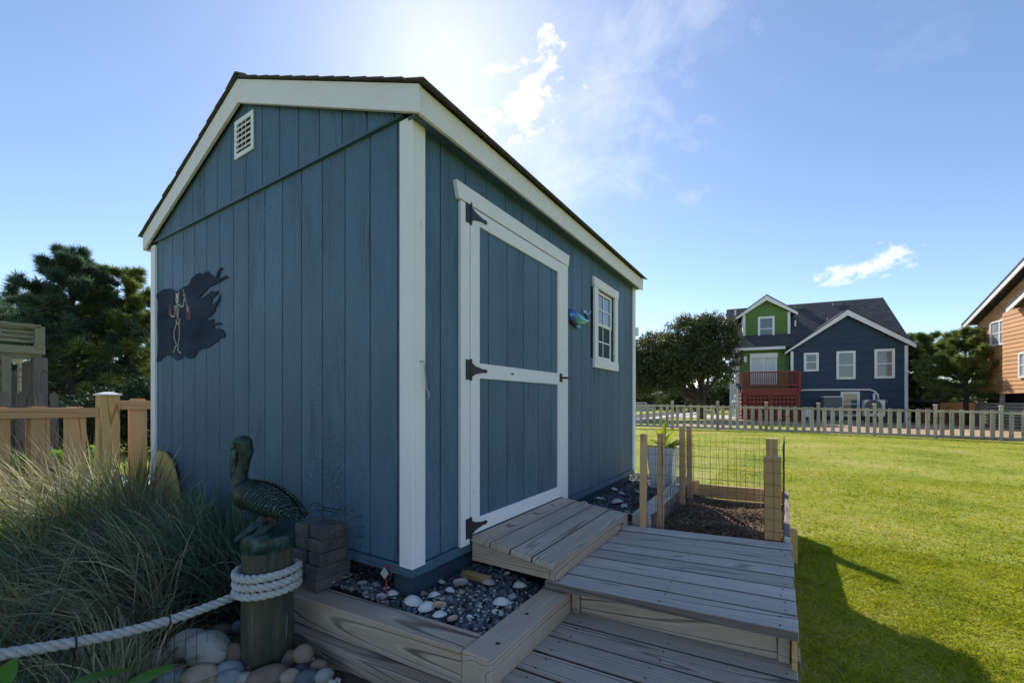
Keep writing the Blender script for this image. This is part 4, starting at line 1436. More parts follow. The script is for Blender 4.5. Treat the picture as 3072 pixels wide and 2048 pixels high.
# =================================================================== WALL DECORATIONS
# pirate flag: thin metal silhouette on the gable wall
fy0 = YG - .004
FLs = lambda x, y: atY(x / 4.9 + 450, y / 4.9 + 780, fy0)
MT['flag'] = m_paint('weathered_black_paint', (.026, .038, .066), .85, .5, .9)
MT['flag'].node_tree.nodes['Principled BSDF'].inputs['Specular IOR Level'].default_value = .15
MT['bone'] = m_plain('bone_paint', (.40, .36, .24), .6, .2, 30)
MT['heart'] = m_plain('faded_red', (.10, .016, .035), .7, .3, 20)
flag = thing('pirate_flag', tuple(FLs(100, 1480)), 'tattered black pirate flag with a pale skeleton on the shed gable', 'wall decoration')
out = [(80, 515), (130, 478), (185, 440), (240, 425), (250, 470), (262, 425), (300, 420), (335, 432), (360, 462), (430, 450), (470, 412), (520, 385), (580, 360), (600, 300), (630, 250), (680, 215), (730, 188), (770, 210), (820, 175), (860, 165), (870, 200), (930, 235), (975, 250), (1000, 170), (1030, 115), (1065, 110), (1070, 135), (1040, 150), (1015, 230), (1005, 265), (1060, 262), (1100, 235), (1145, 230), (1140, 262), (1080, 285), (1035, 318), (975, 340), (940, 375), (880, 385), (855, 410), (800, 470), (735, 540), (725, 560), (750, 562), (830, 520), (915, 450), (925, 470), (1015, 450), (985, 505), (920, 560), (890, 650), (905, 662), (950, 640), (1000, 585), (1045, 500), (1030, 590), (965, 700), (955, 750), (885, 830), (840, 850), (825, 890), (860, 880), (945, 865), (930, 930), (960, 940), (1000, 915), (1050, 925), (1065, 950), (1010, 945), (940, 970), (950, 1010), (1010, 1000), (1060, 1015), (1095, 1060), (1105, 1110), (1085, 1145), (1040, 1140), (990, 1190), (920, 1245), (860, 1285), (760, 1305), (700, 1340), (660, 1420), (610, 1450), (560, 1445), (515, 1415), (490, 1385), (470, 1440), (420, 1470), (380, 1470), (355, 1440), (300, 1405), (250, 1395), (190, 1430), (150, 1480), (95, 1495), (120, 1350), (130, 1180), (115, 1000), (112, 850), (125, 700), (120, 590)]
hole = None
from mathutils.geometry import tessellate_polygon
P3 = [FLs(*p) for p in out]
tri = tessellate_polygon([[Vector((p.x, p.z, 0)) for p in P3]])
n_ = len(P3)
vs = [tuple(p) for p in P3] + [tuple(p + Vector((0, -.003, 0))) for p in P3]
fs = [tuple(t) for t in tri] + [tuple(i + n_ for i in t) for t in tri] + [(i, (i + 1) % n_, n_ + (i + 1) % n_, n_ + i) for i in range(n_)]
MB().add(vs, fs).build('cloth', MT['flag'], flag)
yb = fy0 - .0035


def stroke(name, pts, w, mat, parent):
    """a flat painted stroke with a little relief"""
    mb = MB()
    for a, b_ in zip(pts[:-1], pts[1:]):
        a, b_ = FLs(*a), FLs(*b_)
        d = (b_ - a); d.y = 0
        if d.length < 1e-5: continue
        s_ = Vector((-d.z, 0, d.x)).normalized() * w * .5
        e = d.normalized() * w * .3
        q = [a - e - s_, b_ + e - s_, b_ + e + s_, a - e + s_]
        mb.prism([Vector((v.x, yb, v.z)) for v in q], (0, -.003, 0))
    return mb.build(name, mat, parent)


MB().prism([Vector((FLs(x, y).x, yb, FLs(x, y).z)) for x, y in ((565, 700), (590, 705), (612, 740), (615, 850), (600, 880), (545, 880), (535, 840), (545, 780))], (0, -.002, 0)).build('heart', MT['heart'], flag)
MB().prism([Vector((FLs(x, y).x, yb, FLs(x, y).z)) for x, y in ((300, 650), (325, 655), (330, 790), (280, 790), (285, 720))], (0, -.0015, 0)).build('heart', MT['heart'], flag)
MB().prism([Vector((FLs(x, y).x, yb, FLs(x, y).z)) for x, y in ((390, 570), (398, 540), (388, 475), (400, 500), (412, 490), (420, 500), (440, 458), (432, 545), (438, 580), (430, 620), (412, 650), (396, 625))], (0, -.004, 0)).build('skull', MT['bone'], flag)
for x, y in ((403, 585), (422, 585)):
    p = FLs(x, y)
    MB().ball((p.x, yb - .0045, p.z), (.005, .002, .006), None, 8, 6).build('eye_socket', MT['flag'], flag)
bw_ = .010
for nm, pts, w in (('spine', [(412, 650), (416, 740), (420, 860)], bw_), ('collar_bone', [(372, 685), (412, 668), (450, 650)], bw_), ('upper_arm', [(378, 690), (382, 760), (370, 830)], bw_), ('forearm', [(368, 835), (330, 825), (308, 800)], bw_ * 1.2),
                   ('upper_arm', [(448, 655), (465, 688), (495, 682)], bw_), ('forearm', [(497, 680), (510, 620), (518, 545)], bw_), ('hand', [(505, 520), (528, 520), (520, 570)], bw_ * 1.3),
                   ('spear', [(497, 435), (515, 500), (545, 630), (560, 700)], .006), ('spear_head', [(548, 712), (575, 770), (574, 690)], .009),
                   ('pelvis', [(398, 880), (402, 945), (420, 925), (440, 945), (445, 870)], bw_ * 1.2), ('thigh', [(395, 955), (372, 1030), (362, 1100)], bw_), ('shin', [(362, 1110), (378, 1180), (402, 1255)], bw_ * .8), ('foot', [(398, 1260), (372, 1310), (362, 1355)], bw_ * 1.2),
                   ('thigh', [(438, 955), (442, 1040), (444, 1115)], bw_), ('shin', [(444, 1125), (432, 1200), (418, 1300)], bw_ * .8), ('foot', [(418, 1305), (435, 1345), (462, 1365)], bw_ * 1.3)):
    stroke(nm, pts, w, MT['bone'], flag)
for k in range(5):
    y = 690 + k * 34
    stroke('rib', [(384 + k * 4, y), (416, y + 14), (446 - k * 3, y - 4)], .005, MT['bone'], flag)

# whale sculpture on the door wall
whx = XW + .004
WHs = lambda x, y: atX(x / 2.4891 + 1350, y / 2.4891 + 520, whx)


def m_whale():
    m, nt, p = newmat('glazed_whale')
    tc = nd(nt, 'ShaderNodeTexCoord')
    sp = nd(nt, 'ShaderNodeSeparateXYZ'); lk(nt, tc.outputs['Object'], sp.inputs[0])
    n = noise(nt, tc.outputs['Object'], 14., 4., .6)
    f = mth(nt, 'ADD', mth(nt, 'MULTIPLY_ADD', sp.outputs['Y'], 2.3, .1), mth(nt, 'MULTIPLY_ADD', n, .25, -.12))
    lk(nt, ramp(nt, f, [(.0, (.08, .17, .45)), (.25, (.05, .17, .38)), (.42, (.06, .34, .48)), (.62, (.15, .48, .50)), (.8, (.36, .50, .46)), (.95, (.09, .15, .24))]), p.inputs['Base Color'])
    p.inputs['Roughness'].default_value = .22
    p.inputs['Metallic'].default_value = .45
    return m


MT['whale'] = m_whale()
ctr = WHs(880, 1080)
whale = thing('whale_sculpture', tuple(ctr), 'glossy blue-green whale wall sculpture between door and window', 'wall decoration')
W_out_top = [(884, 1010), (915, 1020), (945, 1045), (972, 1075), (990, 1092), (1008, 1090), (1016, 1065), (1010, 1045)]
W_out_bot = [(882, 1085), (895, 1112), (930, 1130), (965, 1138), (995, 1128), (1015, 1108), (1024, 1085), (1022, 1060)]
V, Fq = [], []
nn = 10
for i, (a, b_) in enumerate(zip(W_out_top, W_out_bot)):
    A, B = WHs(*a), WHs(*b_)
    thick = .055 * math.sin(math.pi * (.28 + .66 * i / 7)) + .006
    for j in range(nn + 1):
        t = j / nn
        q = A.lerp(B, .5 - .5 * math.cos(math.pi * t))
        V.append((whx + thick * math.sin(math.pi * t), q.y - ctr.y, q.z - ctr.z))
for i in range(7):
    for j in range(nn): Fq.append((i * (nn + 1) + j, i * (nn + 1) + j + 1, (i + 1) * (nn + 1) + j + 1, (i + 1) * (nn + 1) + j))
Fq.append(tuple([0] * 0) or (0, 1, nn, nn))
Fq = Fq[:-1]
for j in range(1, nn - 1): Fq.append((0, j, j + 1, j + 1))
mw = MB(); mw.v = V; mw.f = [tuple(dict.fromkeys(f)) for f in Fq]
bo = mw.build('body', MT['whale'], None, True)
bo.location = (0, ctr.y, ctr.z); bo.parent = whale; bo.matrix_parent_inverse = wmat(whale).inverted()
for nm, pts, th in (('fluke', [(1012, 1062), (1000, 1045), (985, 1040), (990, 1022), (1006, 1018), (1020, 1040), (1030, 1030), (1042, 1020), (1040, 1045), (1024, 1064)], .014), ('fin', [(918, 1120), (945, 1128), (952, 1150), (942, 1162), (925, 1150)], .03), ('belly', [(888, 1100), (925, 1122), (948, 1134), (920, 1140), (892, 1116)], .03)):
    mm = MT['whale'] if nm != 'belly' else MT['rust']
    o = MB().prism([WHs(*p) - ctr for p in pts], (th, 0, 0)).build(nm, mm, None, bevel=.003)
    o.location = ctr; o.parent = whale; o.matrix_parent_inverse = wmat(whale).inverted()
for xx in (930, 962):
    a, b_ = WHs(xx, 1032 + (xx - 930)), WHs(xx + 8, 1132)
    MB().tube([Vector((whx + .048 * math.sin(math.pi * t) + .004, a.lerp(b_, t).y, a.lerp(b_, t).z)) for t in np.linspace(.02, .98, 9)], .0022, 5).build('seam', MT['iron'], whale)

# yellow rounded board leaning on the shed corner
yb_p = [(470, 1352), (490, 1356), (508, 1380), (520, 1420), (530, 1480), (536, 1540), (474, 1545)]
tag(MB().prism([atY(x, y, YG - .05) for x, y in yb_p], (0, .025, 0)).build('rounded_board', MT['yellowboard'], bevel=.004), 'yellow board with a rounded top leaning at the shed corner', 'board')

# =================================================================== LEFT FENCE (new pine, along Y)
FX = -5.32
lf = thing('picket_fence', (FX, 1.2, 0), 'new honey-coloured pine picket fence at the left of the shed', 'fence')


def picket_mesh(name, h, w, t, cut, mat):
    key = ('pk', round(h, 3), w, mat.name)
    if key not in _bc:
        pts = [(0, -w / 2, 0), (0, w / 2, 0), (h - cut, w / 2, 0), (h, w / 2 - cut, 0), (h, -w / 2 + cut, 0), (h - cut, -w / 2, 0)]
        mb = MB().prism(pts, (0, 0, t))
        me = bpy.data.meshes.new(name); me.from_pydata(mb.v, [], mb.f)
        bm = bmesh.new(); bm.from_mesh(me); bmesh.ops.recalc_face_normals(bm, faces=bm.faces); bm.to_mesh(me); bm.free()
        me.materials.append(mat)
        _bc[key] = me
    return _bc[key]


def picket(name, base, h, along, w, t, cut, mat, parent):
    """picket standing at base; along = fence direction"""
    o = bpy.data.objects.new(name, picket_mesh(name, h, w, t, cut, mat))
    y = Vector(along).normalized(); x = UP; z = x.cross(y)
    o.matrix_basis = Matrix.Translation(base) @ Matrix((x, y, z)).transposed().to_4x4() @ Matrix.Rotation(random.uniform(-.008, .008), 4, 'Z')
    return link(o, parent)


PYc = 1.335
bo_ = board('post', H + .06, .14, .14, (FX, PYc, (H + .06) / 2), MT['fresh'], lf, 'z', .004)
cp = frust(MB(), Vector((FX, PYc, 0)), .165, .165, H + .06, H + .072)
frust(cp, Vector((FX, PYc, 0)), .16, .05, H + .0722, H + .092)
cp.build('cap', MT['capwhite'], bo_)
for ya, yb2, ztp, zrl in ((-1.4, PYc - .07, H - .04, H - .095), (PYc + .07, 3.9, H + .03, H - .03)):
    bar('rail', (FX + .035, ya, zrl), (FX + .035, yb2, zrl), .085, .036, MT['picket'], lf, .003, (0, 0, 1))
    bar('rail', (FX + .035, ya, .35), (FX + .035, yb2, .35), .085, .036, MT['picket'], lf, .003, (0, 0, 1))
    n_ = int((yb2 - ya) / .222)
    for k in range(n_):
        y = (yb2 - .15 - k * .222) if yb2 < PYc else (ya + .15 + k * .222)
        picket('picket', (FX + .0165, y, .04), ztp - .04 + random.uniform(-.004, .004), (0, 1, 0), .14, .018, .022, MT['picket'], lf)

# =================================================================== RIGHT GREY FENCE
rf = thing('picket_fence', tuple(FP0), 'weathered grey picket fence along the far edge of the lawn', 'fence')


def fz(t):        # ground below the grey fence
    return -.005 - .19 * t / 6


def fence_run(root, p0, step, n, z0f, zslope, h=1.20, ppb=6, post_first=True, cap=True):
    d = step.normalized()
    for k in range(n + 1):
        p = p0 + step * k
        zb = z0f(k)
        if k or post_first:
            po = board('post', h + .04, .10, .10, (p.x, p.y, zb + (h + .04) / 2), MT['greyfence'], root, 'z', .003, Matrix.Rotation(math.atan2(d.y, d.x), 3, 'Z'))
            if cap:
                c = frust(MB(), Vector((0, 0, 0)), .13, .13, 0, .012); frust(c, Vector((0, 0, 0)), .125, .05, .0122, .03)
                co = c.build('cap', MT['greyfence'], None); co.location = (p.x, p.y, zb + h + .041); co.rotation_euler = (0, 0, math.atan2(d.y, d.x)); co.parent = po; co.matrix_parent_inverse = wmat(po).inverted()
        if k == n: break
        q = p0 + step * (k + 1); zb2 = z0f(k + 1)
        for hh, w_ in ((h - .18, .085), (.10, .085)):
            bar('rail', (p.x, p.y, zb + hh), (q.x, q.y, zb2 + hh), w_, .036, MT['greyfence'], root, .002, (0, 0, 1))
        sn_ = Vector((d.y, -d.x, 0)) * .028
        for j in range(ppb):
            t = (j + .75) / (ppb + .5)
            pk = p.lerp(q, t) - sn_
            picket('picket', (pk.x, pk.y, zb + (zb2 - zb) * t + .06), h - .17 + random.uniform(-.012, .012), d, .13, .018, .028, MT['greyfence'], root)


fence_run(rf, FP0 - FPS * 1, FPS, 7, lambda k: fz(k - 1), 0)
corner = FP0 + FPS * 6
rf2 = thing('picket_fence', tuple(corner), 'grey picket fence turning the corner at the right edge', 'fence')
fence_run(rf2, corner, Vector((.51, -2.386, 0)).normalized() * 1.8 + Vector((1.0, 0, 0)), 3, lambda k: fz(6) - .02 * k, 0, 1.18, 6, False)

# =================================================================== BLUE HOUSE
HXd = (RT * .918 - FW * .397).normalized()        # along the facade, to the right
HYd = (RT * .397 + FW * .918).normalized()        # away from us
HO = CAM + FW * 26 + RT * 24.1; HO.z = -.22       # right front corner


def fp(px, py, off=0.):
    """pixel -> point on the facade plane pushed back by off"""
    r = ray(px, py)
    t = ((HO - CAM).dot(HYd) + off) / r.dot(HYd)
    return CAM + r * t


zo = lambda x, y: (x / 3.3357 + 2100, y / 3.3357 + 850)


def fa(px, py, off=0.):      # (distance along facade from right corner, height)
    p = fp(*zo(px, py), off)
    return (p - HO).dot(HXd), p.z


def W3(a, off, z): return Vector((HO.x, HO.y, 0)) + HXd * a + HYd * off + UP * z


HM = Matrix((HXd, HYd, UP)).transposed().to_4x4()
HM.translation = Vector((HO.x, HO.y, 0))


def m_lap(name, col, pitch=.14):
    """clapboard colour; the laps are real boards"""
    return m_paint(name, col, .6, .10, .3, varobj=.10)


MT['h_blue'] = m_lap('navy_clapboard', (.034, .058, .092))
MT['h_green'] = m_lap('green_clapboard', (.115, .205, .045))
MT['h_white'] = m_plain('house_trim', (.74, .74, .75), .5, .03)
MT['h_roof'] = m_plain('house_shingles', (.066, .068, .075), .95, .4, 3., 0, .4)
MT['h_glass'] = m_glass('house_glass', (.075, .10, .105), .05, .6)
MT['h_red'] = m_plain('barn_red_paint', (.20, .030, .018), .6, .15, 3)
MT['h_brown'] = m_lap('cedar_clapboard', (.52, .27, .12))
MT['hvac'] = m_plain('hvac_white', (.62, .63, .62), .5, .05)
MT['hvac_dark'] = m_plain('hvac_grey', (.10, .115, .13), .5, .1)
MT['curtain'] = m_plain('vertical_blind', (.55, .62, .64), .7, .08, 3)
house = thing('house', tuple(HO), 'navy blue house with a green dormer section, grey roof and red balcony', 'house')
GB = -.25


def clap(name, a0, a1, z0, z1, off, mat, parent, clip=None, pitch=.165, holes=()):
    """lapped boards one by one, leaving window openings to the frames"""
    z = z0
    while z < z1 - .01:
        zt2 = min(z + pitch, z1)
        l0, l1 = a0, a1
        if clip:
            l0, l1 = clip(z + pitch * .5)
            l0, l1 = max(a0, l0), min(a1, l1)
        if l1 - l0 > .08:
            p = [W3(l0, off - .060, z), W3(l0, off - .012, zt2), W3(l0, off + .0, zt2), W3(l0, off + .0, z)]
            MB().prism(p, HXd * (l1 - l0)).build(name, mat, parent)
        z += pitch


def hwindow(px0, py0, px1, py1, off, parent, name='window', frame=.14, two=True, glass='h_glass'):
    a0, z1 = fa(px0, py0, off); a1, z0 = fa(px1, py1, off)
    w = MB().box((a0, off - .075, z0), (a0 + frame, off + .0, z1), HM).box((a1 - frame, off - .075, z0), (a1, off, z1), HM).box((a0 + frame, off - .074, z0), (a1 - frame, off, z0 + frame), HM).box((a0 + frame, off - .074, z1 - frame), (a1 - frame, off, z1), HM).build(name, MT['h_white'], parent)
    zm = (z0 + z1) / 2
    i0, i1, j0, j1 = a0 + frame, a1 - frame, z0 + frame, z1 - frame
    if two:
        MB().box((i0, off - .055, zm - .03), (i1, off - .012, zm + .03), HM).build('meeting_rail', MT['h_white'], w)
        for q0, q1, dd in ((j0, zm - .03, .02), (zm + .03, j1, .03)):
            MB().box((i0, off - .012 - dd, q0), (i1, off - .005 - dd, q1), HM).build('pane', MT[glass], w)
    else:
        MB().box((i0, off - .035, j0), (i1, off - .03, j1), HM).build('pane', MT[glass], w)
    return w


# blue gable wing
aL, zL_ = fa(910, 680); aR, zR_ = fa(2070, 620); aP, zP = fa(1475, 325)
zE = zR_
gl = lambda z: (aL if z < zE else aL + (aP - aL) * (z - zE) / (zP - zE), aR if z < zE else aR + (aP - aR) * (z - zE) / (zP - zE))
MB().prism([W3(aL, .02, GB), W3(aR, .02, GB), W3(aR, .02, zE), W3(aP, .02, zP), W3(aL, .02, zE)], HYd * 3.2).build('wing_wall', MT['h_blue'], house)
clap('clapboard', aL, aR, GB + .1, zP + .1, .0, MT['h_blue'], house, gl)
MB().box((aR - .13, -.085, GB), (aR + .03, .08, zE), HM).build('corner_trim', MT['h_white'], house)
MB().box((aL - .03, -.085, fa(910, 880)[1]), (aL + .13, .05, zE - .1), HM).build('corner_trim', MT['h_white'], house)
# wing roof with white rake boards
ovh = -.35
tR = fa(2165, 600, ovh); tL = fa(850, 690, ovh); tP = fa(1480, 262, ovh)
tRb = fa(2165, 640, ovh); tLb = fa(862, 703, ovh); tPb = fa(1472, 318, ovh)
for (a, z), (ab, zb), nm in ((tR, tRb, 'rake_board'), (tL, tLb, 'rake_board')):
    MB().prism([W3(a, ovh, z), W3(tP[0], ovh, tP[1]), W3(tP[0], ovh, tPb[1]), W3(a, ovh, zb - .02)], HYd * .05).build(nm, MT['h_white'], house)
    MB().prism([W3(a, ovh - .02, z), W3(tP[0], ovh - .02, tP[1]), W3(tP[0], ovh - .02, tP[1] + .09), W3(a, ovh - .02, z + .09)], HYd * 5.4).build('wing_roof_slope', MT['h_roof'], house)
    MB().prism([W3(a, ovh + .05, z - .06), W3(tP[0], ovh + .05, tP[1] - .06), W3(tP[0], ovh + .05, tP[1] - .09), W3(a, ovh + .05, z - .09)], HYd * .3).build('soffit', MT['h_white'], house)
# green lower section
OG = .55
aGl, zGe = fa(378, 670, OG)
aGr = aL
zG1 = fa(600, 660, OG)[1]
MB().box((aGl, OG + .02, GB), (aGr, OG + 7.6, zG1 + .3), HM).build('main_wall', MT['h_blue'], house)
clap('clapboard', aGl + .1, aGr, fa(600, 1050, OG)[1], zG1 + .1, OG, MT['h_green'], house)
MB().box((aGl - .02, OG - .085, GB), (aGl + .13, OG + .08, zG1), HM).build('corner_trim', MT['h_white'], house)
# left end wall with clapboards (the sliver)
z = GB
while z < 6.2:
    lim = OG + 7.6 if z < zG1 else OG + 7.6
    d0 = 0 if z < zG1 else (z - zG1) * 1.15
    if lim - 2 * d0 > .3:
        MB().box((aGl - .03, OG + d0, z), (aGl, lim - d0, z + .15), HM).build('clapboard', MT['h_blue'], house)
    z += .165
# main roof
eOff = OG - .45
eL = fa(325, 648, eOff); eR = (fa(848, 640, eOff)[0], fa(848, 640, eOff)[1])
ze = eL[1]
rOff = OG + 3.8
rl = fa(265, 262, rOff); rr2 = fa(1765, 145, rOff)
zrid = (rl[1] + rr2[1]) / 2
aRr = rr2[0]
slope_m = (zrid - ze) / (rOff - eOff)
alft = eL[0]
# right-hand rake of the main roof: extend to the front eave line
MB().prism([W3(alft, eOff, ze), W3(rl[0], rOff, zrid), W3(rl[0], rOff, zrid - .12), W3(alft, eOff, ze - .12)], HXd * (aRr + .35 - alft)).build('roof', MT['h_roof'], house)
MB().prism([W3(alft, rOff + (rOff - eOff), ze), W3(rl[0], rOff + .001, zrid), W3(rl[0], rOff + .001, zrid - .12), W3(alft, rOff + (rOff - eOff), ze - .12)], HXd * (aRr + .35 - alft)).build('roof', MT['h_roof'], house)
nc = 34
for k in range(nc):       # shingle courses
    t0, t1 = k / nc, (k + 1) / nc
    o0_, o1_ = eOff + (rOff - eOff) * t0 - .01, eOff + (rOff - eOff) * t1
    z0_, z1_ = ze + (zrid - ze) * t0, ze + (zrid - ze) * t1
    MB().prism([W3(alft - .02, o0_, z0_ + .002), W3(alft - .02, o0_, z0_ + .028), W3(alft - .02, o1_, z1_ + .006), W3(alft - .02, o1_, z1_ + .001)], HXd * (aRr + .38 - alft)).build('shingle_course', MT['h_roof'], house)
MB().box((alft, eOff - .03, ze - .20), (aL - .3, eOff + .03, ze - .01), HM).build('gutter', MT['h_white'], house)
gr = MB().prism([W3(alft - .01, eOff, ze - .02), W3(alft - .01, rOff, zrid - .02), W3(alft - .01, rOff, zrid - .30), W3(alft - .01, eOff, ze - .26)], HXd * -.04)
gr.prism([W3(alft - .01, 2 * rOff - eOff, ze - .02), W3(alft - .01, rOff, zrid - .02), W3(alft - .01, rOff, zrid - .30), W3(alft - .01, 2 * rOff - eOff, ze - .26)], HXd * -.04)
gr.build('end_rake_board', MT['h_white'], house)
MB().prism([W3(aGl, OG + .02, zG1), W3(aGl, rOff, zrid - .3), W3(aGl, OG + 7.6, zG1)], HXd * .1).build('end_gable', MT['h_blue'], house)
MB().prism([W3(aRr + .2, OG + .02, zG1), W3(aRr + .2, rOff, zrid - .3), W3(aRr + .2, OG + 7.6, zG1)], HXd * .1).build('end_gable', MT['h_blue'], house)
MB().box((aRr - 3.5, OG + 2.4, GB), (aRr + .25, OG + 7.6, zG1 + .2), HM).build('main_wall', MT['h_blue'], house)
# dormer
OD = OG + .75
dl, dz0 = fa(430, 600, OD); dr_, dz0b = fa(900, 580, OD); dzE = fa(430, 330, OD)[1]; da, dzP = fa(660, 172, OD)
dz0 = min(dz0, dz0b)
gd_ = lambda z: (dl if z < dzE else dl + (da - dl) * (z - dzE) / (dzP - dzE), dr_ if z < dzE else dr_ + (da - dr_) * (z - dzE) / (dzP - dzE))
dorm = MB().prism([W3(dl, OD + .02, dz0 - .3), W3(dr_, OD + .02, dz0 - .3), W3(dr_, OD + .02, dzE), W3(da, OD + .02, dzP), W3(dl, OD + .02, dzE)], HYd * 2.6).build('dormer', MT['h_white'], house)
clap('clapboard', dl, dr_, dz0, dzP + .05, OD, MT['h_green'], dorm, gd_)
for a in (dl, dr_ - .14):
    MB().box((a - .01, OD - .085, dz0), (a + .15, OD + .04, dzE + .1), HM).build('corner_trim', MT['h_white'], dorm)
oo = OD - .3
q1, q2, q3 = fa(365, 335, oo), fa(980, 285, oo), fa(667, 120, oo)
q1b, q2b, q3b = fa(378, 355, oo), fa(965, 308, oo), fa(660, 168, oo)
for a, ab in ((q1, q1b), (q2, q2b)):
    MB().prism([W3(a[0], oo, a[1]), W3(q3[0], oo, q3[1]), W3(q3[0], oo, q3b[1]), W3(a[0], oo, ab[1] - .04)], HYd * .05).build('rake_board', MT['h_white'], dorm)
    MB().prism([W3(a[0], oo - .02, a[1]), W3(q3[0], oo - .02, q3[1]), W3(q3[0], oo - .02, q3[1] + .08), W3(a[0], oo - .02, a[1] + .08)], HYd * 3.4).build('dormer_roof', MT['h_roof'], dorm)
hwindow(578, 338, 745, 572, OD - .03, dorm)
# windows of the wing
hwindow(1037, 697, 1186, 878, -.03, house)
hwindow(1362, 680, 1554, 957, -.03, house)
hwindow(1742, 660, 1946, 948, -.03, house)
hwindow(1405, 1083, 1596, 1330, -.03, house)
# patio door
pd = hwindow(498, 735, 770, 1020, OG - .03, house, 'patio_door', .11, False, 'curtain')
aa, zz_ = fa(498, 705, OG - .05); ab_, zb2 = fa(775, 740, OG - .05)
MB().box((aa, OG - .2, zb2), (ab_, OG - .03, zz_), HM).build('door_hood', MT['h_white'], pd)
am = (fa(632, 800, OG)[0])
MB().box((am - .05, OG - .09, fa(632, 1015, OG)[1]), (am + .05, OG - .03, zb2), HM).build('door_stile', MT['h_white'], pd)
for k in range(14):
    a0 = aa + .15 + k * (ab_ - aa - .3) / 14
    MB().box((a0, OG - .066, fa(632, 1000, OG)[1]), (a0 + .045, OG - .058, zb2 - .1), HM).build('blind_slat', MT['curtain'], pd)
# side windows on the left end wall
for oa, ob, z0, z1 in ((OG + 1.0, OG + 1.7, 1.6, 3.2), (OG + 3.2, OG + 4.2, 1.2, 3.0), (OG + 2.2, OG + 2.9, 5.0, 6.0), (OG + 1.2, OG + 2.0, -.1, 1.3)):
    wn = MB().box((aGl - .08, oa, z0), (aGl - .03, ob, z1), HM).build('window', MT['h_white'], house)
    MB().box((aGl - .088, oa + .1, z0 + .1), (aGl - .081, ob - .1, z1 - .1), HM).build('pane', MT['h_glass'], wn)
# balcony
OB = OG - 1.75
bl, bzt = fa(432, 885, OB); br, _ = fa(1000, 880, OB)
bzf = fa(700, 1050, OB)[1]; bzr = fa(700, 880, OB)[1]; bz1 = fa(700, 1020, OB)[1]
bal = MB().box((bl, OB, bzf - .22), (br, OG - .04, bzf + .02), HM).build('balcony', MT['h_red'], house)
for a0, a1, o_0, o_1 in ((bl - .03, br + .03, OB - .05, OB + .05),):
    MB().box((a0, o_0, bzr - .08), (a1, o_1, bzr), HM).build('rail', MT['h_red'], bal)
    MB().box((a0, o_0 + .02, bzf + .18), (a1, o_1 - .02, bzf + .26), HM).build('rail', MT['h_red'], bal)
for a in (bl, br):
    MB().box((a - .05, OB + .05, bzr - .08), (a + .05, OG - .05, bzr), HM).build('rail', MT['h_red'], bal)
    MB().box((a - .04, OB + .05, bzf + .18), (a + .04, OG - .05, bzf + .26), HM).build('rail', MT['h_red'], bal)
    for k in range(9):
        o_ = OB + .16 + k * .17
        MB().box((a - .02, o_, bzf + .1), (a + .02, o_ + .045, bzr - .07), HM).build('baluster', MT['h_red'], bal)
    for o_ in (OB - .02,):
        MB().box((a - .06, o_ - .045, bzf - .2), (a + .06, o_ + .08, bzr + .01), HM).build('newel_post', MT['h_red'], bal)
nbal = 30
for k in range(nbal):
    a = bl + .1 + (br - bl - .2) * k / (nbal - 1)
    MB().box((a - .022, OB - .02, bzf + .1), (a + .022, OB + .02, bzr - .07), HM).build('baluster', MT['h_red'], bal)
# red lattice below
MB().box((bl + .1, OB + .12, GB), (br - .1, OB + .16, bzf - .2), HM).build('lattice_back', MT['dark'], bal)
a0, a1 = bl, br
for a in (a0, a0 + (a1 - a0) * .47, a1 - .14):
    MB().box((a, OB - .02, GB), (a + .16, OB + .10, bzf - .22), HM).build('lattice_post', MT['h_red'], bal)
MB().box((a0, OB - .01, bzf - .46), (a1, OB + .09, bzf - .221), HM).build('lattice_rail', MT['h_red'], bal)
zz_ = bzf - .62
while zz_ > GB:
    MB().box((a0 + .1, OB + .02, zz_ - .05), (a1 - .1, OB + .05, zz_ + .08), HM).build('lattice_slat', MT['h_red'], bal); zz_ -= .27
nl = 14
for k in range(nl):
    a = a0 + .2 + (a1 - a0 - .4) * k / (nl - 1)
    MB().box((a - .055, OB + .052, GB), (a + .055, OB + .08, bzf - .46), HM).build('lattice_slat', MT['h_red'], bal)
for k in range(9):        # red side boards
    z0_ = GB + .05 + k * .26
    if z0_ < bzf - .3:
        MB().box((bl - .09, OB + .1, z0_), (bl - .04, OG - .1, z0_ + .19), HM).build('side_slat', MT['h_red'], bal)
# white conduit on the wall
cpts = [fa(980, 1095, -.12), fa(1012, 1068, -.12), fa(1100, 1065, -.12), fa(1700, 1062, -.12), fa(1750, 1080, -.12), fa(1780, 1115, -.12), fa(1786, 1165, -.12)]
MB().tube([W3(a, -.12, z) for a, z in cpts], .055, 8).build('conduit', MT['h_white'], house, True)
a, z = fa(1742, 1100, -.16); a2, z2 = fa(1742, 1180, -.16)
MB().tube([W3(a, -.16, z), W3(a, -.16, z2)], .07, 8).build('conduit', MT['h_white'], house)
for (x, y) in ((985, 228), (1370, 195), (1320, 345)):       # roof vents
    p = fa(x, y, rOff - 1.2 if y < 300 else rOff - 2.6)
    off_ = eOff + (p[1] - ze) / slope_m
    aV = fa(x, y, off_)[0]; zV = ze + (off_ - eOff) * slope_m
    MB().box((aV - .28, off_ - .2, zV - .1), (aV + .28, off_ + .25, zV + .14), HM).build('roof_vent', MT['hvac_dark'], house)
for (x, y) in ((355, 285), (953, 410)):
    off_ = rOff - (.8 if y < 300 else 2.4)
    aV = fa(x, y, off_)[0]; zV = ze + (off_ - eOff) * slope_m
    MB().tube([W3(aV, off_, zV - .05), W3(aV, off_, zV + .42)], .06, 8).build('vent_pipe', MT['h_white'], house)
